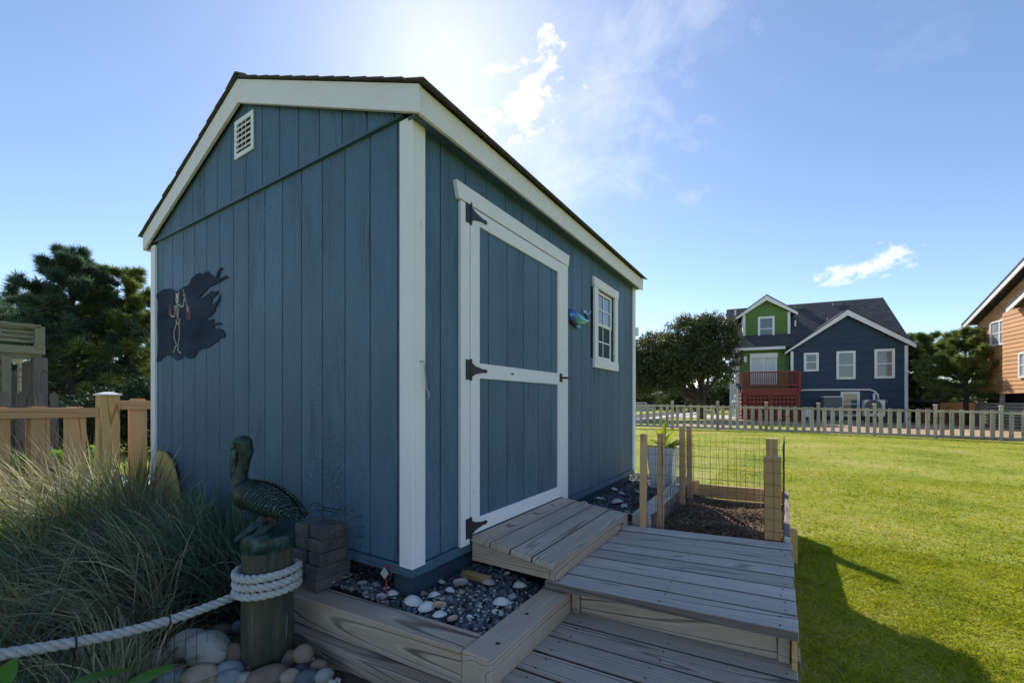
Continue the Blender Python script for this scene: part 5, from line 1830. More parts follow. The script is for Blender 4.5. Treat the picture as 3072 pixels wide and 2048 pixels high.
MB().box((fa(490, 720, OG)[0] - .35, OG - .25, fa(490, 790, OG)[1]), (fa(490, 720, OG)[0] - .15, OG - .05, fa(490, 730, OG)[1]), HM).build('wall_lantern', MT['h_white'], house, bevel=.03)
# satellite dish
ds = thing('satellite_dish', tuple(W3(aGl - .1, OB + .6, 1.0)), 'dark satellite dish on a bracket at the balcony corner', 'satellite dish')
c = W3(*(fa(385, 1035, OB)[0], OB, fa(385, 1035, OB)[1]))
dish = MB()
M_ = (HXd * .8 - HYd * .5 + UP * .45).normalized().to_track_quat('Z', 'Y').to_matrix().to_4x4(); M_.translation = c
dv = MB().lathe([(.001, -.06), (.12, -.045), (.22, -.01), (.27, .03), (.27, .035), (.2, .0), (.001, -.05)], (0, 0, 0), 18, False)
dv.v = [tuple(M_ @ Vector(v)) for v in dv.v]
dv.build('dish', MT['hvac_dark'], ds, True)
MB().tube([c, c + HXd * -.45 + UP * .15, W3(aGl - .03, OG + .3, c.z + .2)], .025, 6).build('arm', MT['hvac'], ds)

# equipment behind the fence
def box_thing(name, px0, py0, px1, py1, off, dep, mat, label, cat):
    a0, z1 = fa(px0, py0, off); a1, z0 = fa(px1, py1, off)
    t = thing(name, tuple(W3((a0 + a1) / 2, off, z0)), label, cat)
    MB().box((a0, off, z0), (a1, off + dep, z1), HM).build('cabinet', mat, t, bevel=.02)
    return t, a0, a1, z0, z1


t, a0, a1, z0, z1 = box_thing('air_conditioner', 1237, 1138, 1425, 1330, -1.5, .8, MT['hvac_dark'], 'dark grey slatted air conditioner standing against the navy house', 'air conditioner')
for k in range(9):
    zz_ = z0 + (z1 - z0) * (k + .6) / 10
    MB().box((a0 + .05, -1.535, zz_), (a1 - .05, -1.502, zz_ + .05), HM).build('louvre', MT['hvac_dark'], t)
MB().box((a0 - .02, -1.55, z1), (a1 + .02, -.68, z1 + .06), HM).build('lid', MT['hvac'], t)
t, a0, a1, z0, z1 = box_thing('heat_pump', 1645, 1165, 1855, 1330, -1.3, .45, MT['hvac'], 'white heat pump with a round fan grille under the white pipe', 'heat pump')
cc = W3(a0 + (a1 - a0) * .42, -1.31, (z0 + z1) / 2 + .08)
for rr3 in (.12, .22, .32, .40):
    ring = [cc + HXd * (rr3 * math.cos(u)) + UP * (rr3 * math.sin(u)) - HYd * .02 for u in np.linspace(0, 6.283, 25)]
    MB().tube(ring, .018, 5, False).build('grille_ring', MT['hvac_dark'], t)
MB().prism([cc + HXd * (.42 * math.cos(u)) + UP * (.42 * math.sin(u)) for u in np.linspace(0, 6.283, 25)[:-1]], HYd * -.008).build('fan_opening', MT['hvac_dark'], t)
t2, a0, a1, z0, z1 = box_thing('utility_box', 1850, 1160, 1882, 1195, -.25, .2, MT['hvac_dark'], 'small black electric box on the wall right of the heat pump', 'electric box')
# white slatted chair
a0, z1 = fa(1020, 1240, -2.2); a1, z0 = fa(1150, 1400, -2.2)
ch = thing('garden_chair', tuple(W3((a0 + a1) / 2, -2.2, z0)), 'white slatted garden chair standing behind the fence beside the red lattice', 'chair')
for k in range(9):
    zz_ = z0 + .45 + (z1 - z0 - .45) * k / 9
    MB().box((a0 + .08, -2.2 + .02 * k, zz_), (a1 - .3, -2.16 + .02 * k, zz_ + .075), HM).build('back_slat', MT['hvac'], ch)
for a in (a0 + .02, a1 - .3):
    MB().box((a, -2.22, z0), (a + .06, -2.0, z1), HM).build('back_post', MT['hvac'], ch)
    MB().box((a, -2.75, z0), (a + .06, -2.69, z0 + .62), HM).build('leg', MT['hvac'], ch)
    MB().box((a - .02, -2.8, z0 + .62), (a + .09, -2.15, z0 + .66), HM).build('arm', MT['hvac'], ch)
for k in range(5):
    MB().box((a0 + .06, -2.75 + k * .11, z0 + .40), (a1 - .26, -2.67 + k * .11, z0 + .43), HM).build('seat_slat', MT['hvac'], ch)

# =================================================================== CEDAR HOUSE AT THE RIGHT
BC = CAM + FW * 24 + RT * (24 * (2930.7 - CX) / F); BC.z = 0
BXd = -HYd                      # along the lit wall, towards us
BN = -HXd                       # outwards (left)
zc6 = lambda x, y: (x / 2.751 + 2650, y / 2.751 + 780)


def bp(x, y, off=0.):
    px, py = zc6(x, y)
    r = ray(px, py)
    t = ((BC - CAM).dot(BN) + off) / r.dot(BN)
    p = CAM + r * t
    return (p - BC).dot(BXd), p.z


BM = Matrix((BXd, BN, UP)).transposed().to_4x4()
if BM.determinant() < 0: pass
BM.translation = Vector((BC.x, BC.y, 0))


def B3(a, off, z): return Vector((BC.x, BC.y, 0)) + BXd * a + BN * off + UP * z


bh = thing('house', tuple(B3(0, 0, -.2)), 'cedar orange clapboard house with white windows at the right edge', 'house')
bz0 = bp(775, 1108)[1]
ev = bp(770, 535)[1]
pk = bp(1145, 55, .35)
bs = (pk[1] - ev) / (pk[0] + .35)
apx = 5.2
zpk = ev + bs * apx
MB().prism([B3(0, -.02, bz0), B3(2 * apx, -.02, bz0), B3(2 * apx, -.02, ev), B3(apx, -.02, zpk), B3(0, -.02, ev)], BN * -6).build('wall', MT['h_brown'], bh)
z = bz0
while z < zpk - .05:
    zt2 = z + .20
    ax = 0 if z < ev - .2 else (z + .2 - ev) / bs
    if 2 * apx - 2 * ax > .3:
        MB().prism([B3(ax, .034, z), B3(ax, .010, zt2), B3(ax, -.02, zt2), B3(ax, -.02, z)], BXd * (2 * apx - 2 * ax)).build('clapboard', MT['h_brown'], bh)
    z += .20
MB().box((-.05, -.05, bz0), (.09, .06, ev - .1), BM).build('corner_trim', MT['h_brown'], bh)
for s_ in (1, -1):
    e0_ = Vector((apx - s_ * (apx + .45), 0, ev - bs * .45))
    pts = [(e0_.x, e0_.z), (apx, zpk + .0)]
    MB().prism([B3(pts[0][0], .40, pts[0][1]), B3(pts[1][0], .40, pts[1][1]), B3(pts[1][0], .40, pts[1][1] + .26), B3(pts[0][0], .40, pts[0][1] + .24)], BN * .05).build('rake_board', MT['h_white'], bh)
    MB().prism([B3(pts[0][0], .47, pts[0][1] + .24), B3(pts[1][0], .47, pts[1][1] + .26), B3(pts[1][0], .47, pts[1][1] + .36), B3(pts[0][0], .47, pts[0][1] + .34)], BN * -7).build('roof', MT['h_roof'], bh)
# projecting bay with its own small roof
bpx = bp(1092, 480, .0)[0]
MB().box((bpx, .0, bz0), (bpx + 4.5, .45, bp(1092, 440, .45)[1]), BM).build('bay', MT['h_brown'], bh)
z = bz0
zb_top = bp(1092, 440, .45)[1]
while z < zb_top:
    MB().prism([B3(bpx, .484, z), B3(bpx, .46, z + .2), B3(bpx, .43, z + .2), B3(bpx, .43, z)], BXd * 4.5).build('clapboard', MT['h_brown'], bh); z += .20
r0 = bp(1010, 440, .85); r1_ = bp(1161, 300, .85)
sl_ = (r1_[1] - r0[1]) / (r1_[0] - r0[0])
MB().prism([B3(r0[0], .85, r0[1]), B3(r0[0] + 3, .85, r0[1] + 3 * sl_), B3(r0[0] + 3, .85, r0[1] + 3 * sl_ + .22), B3(r0[0], .85, r0[1] + .22)], BN * -.05).build('bay_rake_board', MT['h_white'], bh)
MB().prism([B3(r0[0] - .02, .87, r0[1] + .22), B3(r0[0] + 3, .87, r0[1] + 3 * sl_ + .22), B3(r0[0] + 3, .87, r0[1] + 3 * sl_ + .3), B3(r0[0] - .02, .87, r0[1] + .3)], BN * -1.2).build('bay_roof', MT['h_roof'], bh)


def bwindow(x0, y0, x1, y1, off, mull=True):
    a0, z1 = bp(x0, y0, off); a1, z0 = bp(x1, y1, off)
    z1 = (z1 + bp(x1, y0 - (x1 - x0) * .25, off)[1]) / 2
    w = MB().box((a0, off, z0), (a1, off + .06, z0 + .08), BM).box((a0, off, z1 - .08), (a1, off + .06, z1), BM).box((a0, off, z0 + .08), (a0 + .09, off + .06, z1 - .08), BM).box((a1 - .09, off, z0 + .08), (a1, off + .06, z1 - .08), BM).build('window', MT['h_white'], bh)
    am_ = (a0 + a1) / 2
    if mull: MB().box((am_ - .04, off, z0 + .08), (am_ + .04, off + .05, z1 - .08), BM).build('mullion', MT['h_white'], w)
    for q0, q1 in ((a0 + .09, am_ - .04), (am_ + .04, a1 - .09)):
        zm = (z0 + z1) / 2
        MB().box((q0, off + .012, zm - .02), (q1, off + .04, zm + .02), BM).build('meeting_rail', MT['h_white'], w)
        for u0, u1 in ((z0 + .08, zm - .02), (zm + .02, z1 - .08)):
            MB().box((q0, off + .008, u0), (q1, off + .02, u1), BM).build('pane', MT['bglass'], w)


MT['bglass'] = m_glass('pale_house_glass', (.36, .38, .40), .08, .6)
bwindow(888, 515, 1050, 685, .04)
bwindow(1125, 770, 1230, 965, .49)
# open slatted base and piles
for k in range(9):
    z = GB + .05 + k * .155
    if z < bz0 - .15:
        MB().box((-.1, .02, z), (2 * apx, .05, z + .11), BM).build('base_slat', MT['greyfence'], bh)
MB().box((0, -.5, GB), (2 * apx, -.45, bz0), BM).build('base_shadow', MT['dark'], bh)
for a in (0, 1.9, 3.8, 5.7):
    MB().box((a, -.12, GB), (a + .25, -.02, bz0), BM).build('pile', MT['greyfence'], bh)
# grey shed-like box and small porch left of it
pr = thing('garden_hut', tuple(B3(-2.6, 1.0, -.2)), 'small brown porch hut half hidden behind the young pine', 'hut')
MB().box((-4.2, -.8, GB), (-1.4, 1.0, 1.15), BM).build('wall', MT['h_brown'], pr)
MB().prism([B3(-4.5, 1.3, 1.15), B3(-1.1, 1.3, 1.15), B3(-1.1, .0, 1.75), B3(-4.5, .0, 1.75)], UP * .08).build('roof', MT['h_roof'], pr)
wv = MB().box((-3.4, 1.0, .1), (-2.4, 1.05, .95), BM).build('window', MT['h_white'], pr)
MB().box((-3.3, 1.05, .2), (-2.5, 1.06, .85), BM).build('pane', MT['h_glass'], wv)
# orange wooden snow fence behind the grey fence
sf0 = W3(.15, -1.0, -.24); sfd = (HXd * .96 + HYd * .1).normalized()
snow = thing('snow_fence', tuple(sf0), 'low orange-brown slatted sand fence between the two houses', 'fence')
MT['sand_slat'] = m_plain('red_slat', (.30, .13, .06), .8, .25, 4)
for k in range(70):
    p = sf0 + sfd * (k * .115)
    MB().box((p.x - .02, p.y - .012, -.25), (p.x + .02, p.y + .012, .82 + .06 * math.sin(k * .25))).build('slat', MT['sand_slat'], snow)

# =================================================================== NEIGHBOUR'S DECK AT THE LEFT
MT['olive'] = m_wood('pale_deck_wood', (.09, .09, .055), (.19, .19, .125), (.24, .24, .165), .8, 6., (1, 6, 6), .3, varobj=.1)
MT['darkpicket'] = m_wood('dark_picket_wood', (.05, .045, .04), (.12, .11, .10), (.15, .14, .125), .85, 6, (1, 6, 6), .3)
nx = -9.6
zq = lambda x, y: (x / 2.24, y / 2.24 + 700)


def NX(x, y, X=nx): return atX(*zq(x, y), X)


nd_ = thing('raised_deck', (nx, .6, 0), 'raised pale wooden deck of the neighbour with a slatted rail', 'deck')
yA, yB = NX(0, 700).y - 2.5, NX(302, 800).y
zdk0, zdk1 = NX(300, 838).z, NX(300, 775).z
bar('rim_beam', (nx, yA, (zdk0 + zdk1) / 2 + .04), (nx, yB, (zdk0 + zdk1) / 2 + .04), .12, .05, MT['olive'], nd_, .003, (0, 0, 1))
bar('rim_beam', (nx - .06, yA, zdk0 + .04), (nx - .06, yB - .03, zdk0 + .04), .14, .05, MT['olive'], nd_, .003, (0, 0, 1))
MB().box((nx - 3.5, yA, zdk1 - .06), (nx - .05, yB - .05, zdk1 - .01)).build('platform', MT['olive'], nd_)
ztr = NX(280, 630).z
yP = NX(265, 700).y
bar('handrail', (nx, yA, ztr), (nx, yB - .05, ztr), .10, .05, MT['olive'], nd_, .003)
for k in range(4):
    z = zdk1 + .10 + k * (ztr - zdk1 - .05) / 4.2
    bar('rail_slat', (nx - .02, yA, z), (nx - .02, yP, z), .050, .025, MT['olive'], nd_, .002, (0, 0, 1))
for y, w_ in ((yP, .10), (yA + .3, .10)):
    board('rail_post', ztr - zdk1, w_, w_, (nx, y, (ztr + zdk1) / 2), MT['olive'], nd_, 'z')
yq = NX(265, 900).y
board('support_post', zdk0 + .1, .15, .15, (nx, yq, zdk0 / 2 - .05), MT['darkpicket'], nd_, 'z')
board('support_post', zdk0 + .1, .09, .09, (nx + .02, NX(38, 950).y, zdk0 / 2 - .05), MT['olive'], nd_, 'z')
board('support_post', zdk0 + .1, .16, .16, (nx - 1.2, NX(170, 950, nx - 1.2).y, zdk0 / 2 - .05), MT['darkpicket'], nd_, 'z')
for k in range(10):
    bar('screen_slat', (nx + .03, yA - .5, .5 + k * .15), (nx + .03, NX(22, 950).y, .5 + k * .15), .085, .02, MT['olive'], nd_, .002, (0, 0, 1))
for k in range(11):
    bar('back_slat', (nx - 3.3, yA, .3 + k * .2), (nx - 3.3, yB - .2, .3 + k * .2), .12, .02, MT['greyfence'], nd_, .002, (0, 0, 1))
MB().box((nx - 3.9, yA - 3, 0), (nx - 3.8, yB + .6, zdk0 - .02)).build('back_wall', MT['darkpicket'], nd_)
lamp = NX(130, 870, nx - .6)
lp = thing('path_lamp', (lamp.x, lamp.y, 0), 'thin pole lamp with a white head under the neighbour deck', 'lamp')
MB().tube([(lamp.x, lamp.y, 0), (lamp.x, lamp.y, lamp.z)], .025, 6).build('pole', MT['greyfence'], lp)
MB().box((lamp.x - .12, lamp.y - .12, lamp.z), (lamp.x + .12, lamp.y + .04, lamp.z + .1)).build('head', MT['h_white'], lp, bevel=.02)
# neighbour picket fence
nf = thing('picket_fence', (-8.9, 1., 0), 'dark weathered picket fence in the shade below the neighbour deck', 'fence')
fx2 = -9.0
ya2, yb2 = atX(0, 1200, fx2).y - .5, atX(245, 1200, fx2).y
ztop2 = atX(150, 1176, fx2).z
n2 = int((yb2 - ya2) / .17)
for k in range(n2):
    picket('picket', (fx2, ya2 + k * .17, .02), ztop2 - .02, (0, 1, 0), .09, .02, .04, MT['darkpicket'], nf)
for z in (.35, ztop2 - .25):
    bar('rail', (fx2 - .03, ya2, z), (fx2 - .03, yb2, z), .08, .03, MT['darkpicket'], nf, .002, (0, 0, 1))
# pale wall far behind
pw = atD(200, 1120, 16.5)
tag(MB().box((pw.x - .2, pw.y - .8, 0), (pw.x, pw.y + .45, 2.45)).build('board_screen', MT['olive'], bevel=.01), 'sunlit pale board screen glimpsed left of the pine trunk', 'screen')

# =================================================================== VEGETATION
MT['bark'] = m_plain('dark_bark', (.055, .043, .034), .95, .35, 9., 0, .8)
MT['pine'] = m_leaf('pine_needles', (.05, .085, .025), (.16, .21, .055), .5, .6, .8, (.34, .35, .11))
MT['pine_blue'] = m_leaf('blue_pine_needles', (.03, .062, .042), (.085, .14, .085), .5, .6, .8, (.17, .22, .12))
MT['oak'] = m_leaf('live_oak_leaves', (.035, .05, .02), (.10, .115, .042), .4, .45, .6, (.20, .21, .085))
MT['hedge'] = m_leaf('hedge_leaves', (.012, .028, .014), (.026, .060, .028), .25, .7, 1.5, (.05, .095, .04))
MT['fartree'] = m_leaf('far_tree_leaves', (.03, .045, .014), (.075, .09, .03), .3, .6, .4, (.13, .13, .045))


def rand_unit(n):
    v = RNG.normal(size=(n, 3))
    return v / np.linalg.norm(v, axis=1, keepdims=True)


def leaf_quads(C, size, aspect=.6):
    """random leaf quads at centres C"""
    n = len(C)
    u = rand_unit(n); w = rand_unit(n)
    v = np.cross(u, w); v /= np.linalg.norm(v, axis=1, keepdims=True) + 1e-9
    s = (np.asarray(size) * RNG.uniform(.6, 1.3, n))[:, None]
    V = np.stack([C - u * s, C + v * s * aspect * .6, C + u * s, C - v * s * aspect * .6], 1)
    return V.reshape(-1, 3), np.arange(n * 4).reshape(-1, 4)


def needles(C, D, L, W, per):
    """tufts: per needles at each centre C leaning along D"""
    n = len(C)
    c = np.repeat(C, per, 0); d = np.repeat(D, per, 0)
    dirs = d * .75 + rand_unit(n * per) * .85
    dirs /= np.linalg.norm(dirs, axis=1, keepdims=True)
    sd_ = np.cross(dirs, rand_unit(n * per)); sd_ /= np.linalg.norm(sd_, axis=1, keepdims=True) + 1e-9
    l = L * RNG.uniform(.6, 1.2, (n * per, 1))
    V = np.stack([c - sd_ * W, c + sd_ * W, c + dirs * l], 1)
    return V.reshape(-1, 3), np.arange(n * per * 3).reshape(-1, 3)


def limb_path(p, d, L, n, rr, bend=.15, up=0.):
    pts = [Vector(p)]
    d = Vector(d).normalized()
    for i in range(n):
        d = (d + Vector((rr.uniform(-bend, bend), rr.uniform(-bend, bend), rr.uniform(-bend, bend) + up))).normalized()
        pts.append(pts[-1] + d * (L / n))
    return pts


def pine_tree(base, h, rad, seed, label, mat, levels=13, first=.22, per=16, group=None, tuft=.26, shape=1.0, lean=(0, 0), wid=.012, sub=5, density=1.):
    rr = random.Random(seed)
    base = Vector(base)
    t = thing('pine_tree', tuple(base), label, 'tree', group)
    tr = [base + Vector((lean[0] * k / 8 * h * .1 + rr.uniform(-.04, .04), lean[1] * k / 8 * h * .1 + rr.uniform(-.04, .04), h * k / 8)) for k in range(9)]
    tr[0] = base
    mb = MB().tube(tr, [h * .024 * (1 - .9 * k / 8) + .015 for k in range(9)], 9)
    C, D = [], []
    def trunk_at(f):
        k = min(7, int(f * 8)); return tr[k].lerp(tr[k + 1], f * 8 - k)
    for lv in range(levels):
        f = first + (1 - first) * lv / levels + rr.uniform(-.012, .012)
        nb_ = rr.randint(4, 6) if f < .85 else 3
        a0 = rr.uniform(0, 6.28)
        for b_ in range(nb_):
            a = a0 + b_ * 6.283 / nb_ + rr.uniform(-.35, .35)
            g = (f - first) / (1 - first)
            L = rad * (1 - g) ** (.75 * shape) * rr.uniform(.65, 1.12) + .18
            if g < .12: L *= .8
            up0 = .10 + .5 * g + rr.uniform(-.12, .12)
            pth_ = limb_path(trunk_at(f), (math.cos(a), math.sin(a), up0), L, 6, rr, .16, .03)
            mb.tube(pth_, [max(.006, L * .018 * (1 - i / 7)) for i in range(7)], 5, False)
            for i in range(2, 7):
                for s_ in range(sub if i < 6 else sub + 2):
                    dd = Vector((math.cos(a) + rr.uniform(-1., 1.), math.sin(a) + rr.uniform(-1., 1.), rr.uniform(-.1, .75))).normalized()
                    tw = rr.uniform(.1, .30) * (.5 + L * .35)
                    q = pth_[i] + dd * tw
                    for w_ in np.linspace(.35, 1, max(2, int(3 * density))):
                        C.append(tuple(pth_[i].lerp(q, w_))); D.append(tuple((dd + Vector((0, 0, .35))).normalized()))
    for k in range(14):
        C.append(tuple(trunk_at(.93 + .069 * k / 14))); D.append((0, 0, 1))
    mb.build('trunk', MT['bark'], t, True)
    V, Fa = needles(np.array(C), np.array(D), tuft, wid, per)
    o = bpy.data.objects.new('crown', npmesh('crown', V, Fa, mat))
    link(o, t)
    return t


def blob_tree(name, base, h, lobes, n, leaf, seed, label, mat, group=None, trunk_r=.2, limbs=5, cat='tree', fill=.75, trunk_h=.4, cluster=.22):
    """lobes: (dx along RT, dy along FW, z centre, rx, rz) ; leaf clumps through each lobe's volume"""
    rr = random.Random(seed)
    base = Vector(base)
    t = thing(name, tuple(base), label, cat, group)
    mb = MB()
    allC = []
    tot = sum(l[3] * l[3] * l[4] for l in lobes)
    for dx, dy, z, rx, rz in lobes:
        c = base + RT * dx + FW * dy + UP * z
        if trunk_r:
            th = trunk_h * h
            m1 = base + UP * th * rr.uniform(.5, .9) + Vector((rr.uniform(-.15, .15), rr.uniform(-.15, .15), 0))
            mb.tube([base + Vector((rr.uniform(-.05, .05), rr.uniform(-.05, .05), -.05)), m1, m1.lerp(c, .5) + Vector((rr.uniform(-.2, .2), 0, rr.uniform(0, .3))), c], [trunk_r, trunk_r * .7, trunk_r * .4, trunk_r * .12], 8)
        m = max(6, int(n * (rx * rx * rz) / tot / 60))
        ctr_ = rand_unit(m) * (RNG.uniform(.25, 1, (m, 1)) ** (1 / 2.2))
        ctr_ = ctr_ * np.array([rx, rx, rz]) + np.array(c)
        for q in ctr_:
            k = int(60 * RNG.uniform(.5, 1.5))
            pts_ = RNG.normal(size=(k, 3)) * np.array([1, 1, .75]) * cluster * (.6 + .5 * rx * .3) + q
            allC.append(pts_)
    if trunk_r: mb.build('trunk', MT['bark'], t, True)
    C = np.concatenate(allC)
    C = C[C[:, 2] > base.z + .02]
    V, Fa = leaf_quads(C, leaf)
    o = bpy.data.objects.new('crown' if cat == 'tree' else 'foliage', npmesh('crown', V, Fa, mat))
    link(o, t)
    return t


# left pines
def gp(px, d, z=0.):
    p = CAM + FW * d + RT * (d * (px - CX) / F); p.z = z
    return p


pine_tree(gp(215, 12.6), 5.75, 2.5, 3, 'tall blue-green pine with a pointed top behind the left fence', MT['pine_blue'], 15, .20, 14, 'pines behind the left fence', .22, 1.5)
pine_tree(gp(385, 13.6), 5.45, 2.4, 8, 'smaller pine with sunlit needles close to the shed corner', MT['pine'], 12, .22, 14, 'pines behind the left fence', .22, 1.2)
pine_tree(gp(30, 15.0), 4.9, 3.2, 21, 'broad low pine behind the neighbour deck', MT['pine_blue'], 12, .22, 13, 'pines behind the left fence', .26, .7)
pine_tree(gp(300, 16.5), 4.9, 2.6, 33, 'darker pine filling the gap behind the two pointed pines', MT['pine_blue'], 11, .15, 13, 'pines behind the left fence', .26, .6)
blob_tree('hedge_shrub', gp(330, 9.6), 1.9, [(0, 0, .75, .95, .8), (-.75, .1, .6, .6, .6), (.75, .2, .95, .8, .8), (.2, .5, 1.15, .8, .5), (1.5, .8, .8, .8, .8)], 26000, .045, 5, 'dark glossy rounded shrub behind the left fence post', MT['hedge'], None, .05, 4, 'shrub', trunk_h=.3, cluster=.13)
blob_tree('hedge_shrub', gp(120, 12.5), 1.6, [(0, 0, .6, 1.0, .6), (-1.1, .2, .5, .9, .5), (.9, .1, .6, .7, .6), (-2.2, .4, .6, 1, .6)], 16000, .05, 6, 'low dark shrubs in the shade under the big pine', MT['hedge'], None, .05, 4, 'shrub', trunk_h=.3, cluster=.15)
MT['lime'] = m_leaf('lime_leaves', (.09, .19, .02), (.20, .34, .03), .45, .4, 2.)
blob_tree('low_plant', gp(80, 6.0), .5, [(0, 0, .30, .16, .13), (.3, .15, .3, .18, .12), (.62, .3, .35, .14, .14)], 900, .06, 9, 'bright lime-green leaves seen through the left fence pickets', MT['lime'], None, 0, 3, 'plant', cluster=.07)

# live oak
ob = gp(2106, 30, -.15)
blob_tree('live_oak_tree', ob, 7.8, [(-.6, 0, 4.5, 2.0, 1.5), (-2.6, -.2, 4.1, 1.9, 1.6), (-4.3, .2, 3.6, 1.7, 1.5), (1.1, 0, 5.9, 1.4, 1.5), (-.7, .3, 6.0, 1.8, 1.4), (-2.8, .3, 5.2, 1.7, 1.1), (-5.6, .4, 4.2, 1.6, 1.5), (-3.2, -.5, 2.9, 1.3, .8), (1.7, .3, 4.3, 1.0, 1.3), (-1.4, -.9, 3.6, 1.5, .9), (-5.0, -.4, 3.0, 1.2, .8), (1.0, .6, 6.9, 1.2, .8), (-2.2, -.6, 2.5, 1.3, .6), (1.2, -.3, 3.2, 1.0, .8), (-4.2, .5, 2.4, 1.2, .6)], 105000, .10, 12, 'spreading dark live oak with a dense domed crown left of the navy house', MT['oak'], None, .17, 6, 'tree', trunk_h=.28, cluster=.22)
# pines at the right
pine_tree(gp(2762, 29.0, -.25), 6.0, 1.45, 41, 'dark pine just right of the navy house', MT['pine'], 13, .06, 13, 'pines between the two houses', .36, .55, wid=.02)
pine_tree(gp(2895, 24.0, -.25), 5.3, 2.35, 52, 'bushy young pine with a visible trunk in front of the cedar house', MT['pine'], 12, .34, 11, 'pines between the two houses', .30, .9, wid=.016)
blob_tree('dark_shrub', gp(2800, 26.5, -.25), 1.3, [(0, 0, .6, 1.1, .7), (1.2, .3, .6, .9, .65), (-.9, .3, .5, .7, .5)], 12000, .08, 15, 'dark rounded shrub at the foot of the pines between the houses', MT['hedge'], None, .05, 3, 'shrub', trunk_h=.3, cluster=.2)
# far tree line left of the oak
ft = [(1905, 62, 3.4, 3.4, 'hazy olive tree at the far left of the street'), (1995, 66, 2.8, 3.4, 'low far tree behind the parked truck'), (2052, 52, 3.3, 2.8, 'yellow-green tree behind the oak trunk'), (2150, 46, 3.9, 2.9, 'light green tree right of the oak trunk'), (2185, 60, 4.5, 3.2, 'far tree beside the navy house wall'), (1850, 70, 4., 4., 'far tree hidden partly by the shed'), (2230, 75, 4., 4., 'far tree behind the navy house')]
for i, (px, d, h_, w_, lab) in enumerate(ft):
    blob_tree('far_tree', gp(px, d, -.2), h_, [(0, 0, h_ * .6, w_ * .6, h_ * .38), (-w_ * .5, .3, h_ * .45, w_ * .5, h_ * .32), (w_ * .5, -.2, h_ * .5, w_ * .5, h_ * .34)], 7000, .17, 60 + i, lab, MT['fartree'], 'trees along the far street', .14, 4, 'tree', trunk_h=.3, cluster=.4)
for i, (px, d, h_) in enumerate([(-120, 40, 6), (-400, 35, 6), (100, 45, 6.), (330, 48, 6), (480, 50, 7), (2700, 70, 5), (2850, 60, 5), (3050, 55, 5.)]):
    blob_tree('far_tree', gp(px, d, -.2), h_, [(0, 0, h_ * .55, 3.2, h_ * .42), (-2.4, .3, h_ * .42, 2.4, h_ * .36), (2.4, -.2, h_ * .45, 2.4, h_ * .36)], 6500, .2, 90 + i, ('distant tree mass beyond the left pines, %s' % ['outermost', 'beyond the frame edge', 'behind the neighbour deck', 'behind the shrub', 'next to the shed wall'][i]) if i < 5 else ['distant tree behind the dark pine', 'distant tree behind the garden hut', 'distant tree behind the cedar house'][i - 5], MT['fartree'], None, .2, 4, 'tree', trunk_h=.3, cluster=.5)


# ornamental grasses
MT['grass_dry'] = m_leaf('dry_grass', (.15, .145, .075), (.36, .35, .19), .5, .55, 2., (.68, .64, .42))
MT['grass_green'] = m_leaf('grey_green_grass', (.04, .075, .05), (.09, .15, .09), .4, .45, 2., (.18, .25, .15))
MT['grass_lush'] = m_leaf('fresh_green_grass', (.06, .11, .015), (.15, .22, .03), .45, .5, 3., (.30, .34, .08))
MT['lawn_blade'] = m_leaf('lawn_blades', (.17, .21, .006), (.39, .41, .016), .45, .8, .55, (.58, .47, .10), amp=2.6)
MT['lawn_blade'].node_tree.nodes['Principled BSDF'].inputs['Specular IOR Level'].default_value = .1


def blades(B, D, L, W, droop, seg=5):
    """B roots, D start directions, L lengths, W widths, droop amounts -> quad strips"""
    n = len(B)
    sd_ = np.cross(D, np.array([0, 0, 1.])) + RNG.normal(0, .35, (n, 3))
    sd_ /= np.linalg.norm(sd_, axis=1, keepdims=True) + 1e-9
    p = B.copy(); d = D / np.linalg.norm(D, axis=1, keepdims=True)
    rows_ = []
    for i in range(seg + 1):
        t = i / seg
        w = (W * (1 - t ** 2.5) * .5 + .0002)[:, None]
        rows_.append(np.stack([p - sd_ * w, p + sd_ * w], 1))
        d = d + np.array([0, 0, -1.])[None] * (droop / seg)[:, None] * (0.4 + 1.2 * t)
        d /= np.linalg.norm(d, axis=1, keepdims=True)
        p = p + d * (L / seg)[:, None]
    V = np.concatenate(rows_, 1).reshape(n, (seg + 1) * 2, 3)
    f = np.array([(2 * i, 2 * i + 1, 2 * i + 3, 2 * i + 2) for i in range(seg)])
    Fa = f[None] + (np.arange(n) * (seg + 1) * 2)[:, None, None]
    return V.reshape(-1, 3), Fa.reshape(-1, 4)


def tuft(name, c, n, L, W, spread, lean, droop, mat, label, rad=.1, group='ornamental grass clumps in the bed', stiff=1.):
    c = Vector(c)
    a = RNG.uniform(0, 6.283, n); r = rad * np.sqrt(RNG.uniform(0, 1, n))
    B = np.stack([c.x + r * np.cos(a), c.y + r * np.sin(a), np.full(n, c.z)], 1)
    a2 = a + RNG.normal(0, .6, n)
    sp = np.abs(RNG.normal(0, spread, n)) + .05
    D = np.stack([np.cos(a2) * sp + lean[0] * RNG.uniform(.4, 1.3, n), np.sin(a2) * sp + lean[1] * RNG.uniform(.4, 1.3, n), np.full(n, stiff)], 1)
    V, Fa = blades(B, D, L * RNG.uniform(.55, 1.15, n), W * RNG.uniform(.6, 1.3, n), droop * RNG.uniform(.5, 1.5, n), 7)
    o = bpy.data.objects.new(name, npmesh(name, V, Fa, mat, True))
    link(o)
    return tag(o, label, 'grass clump', group)


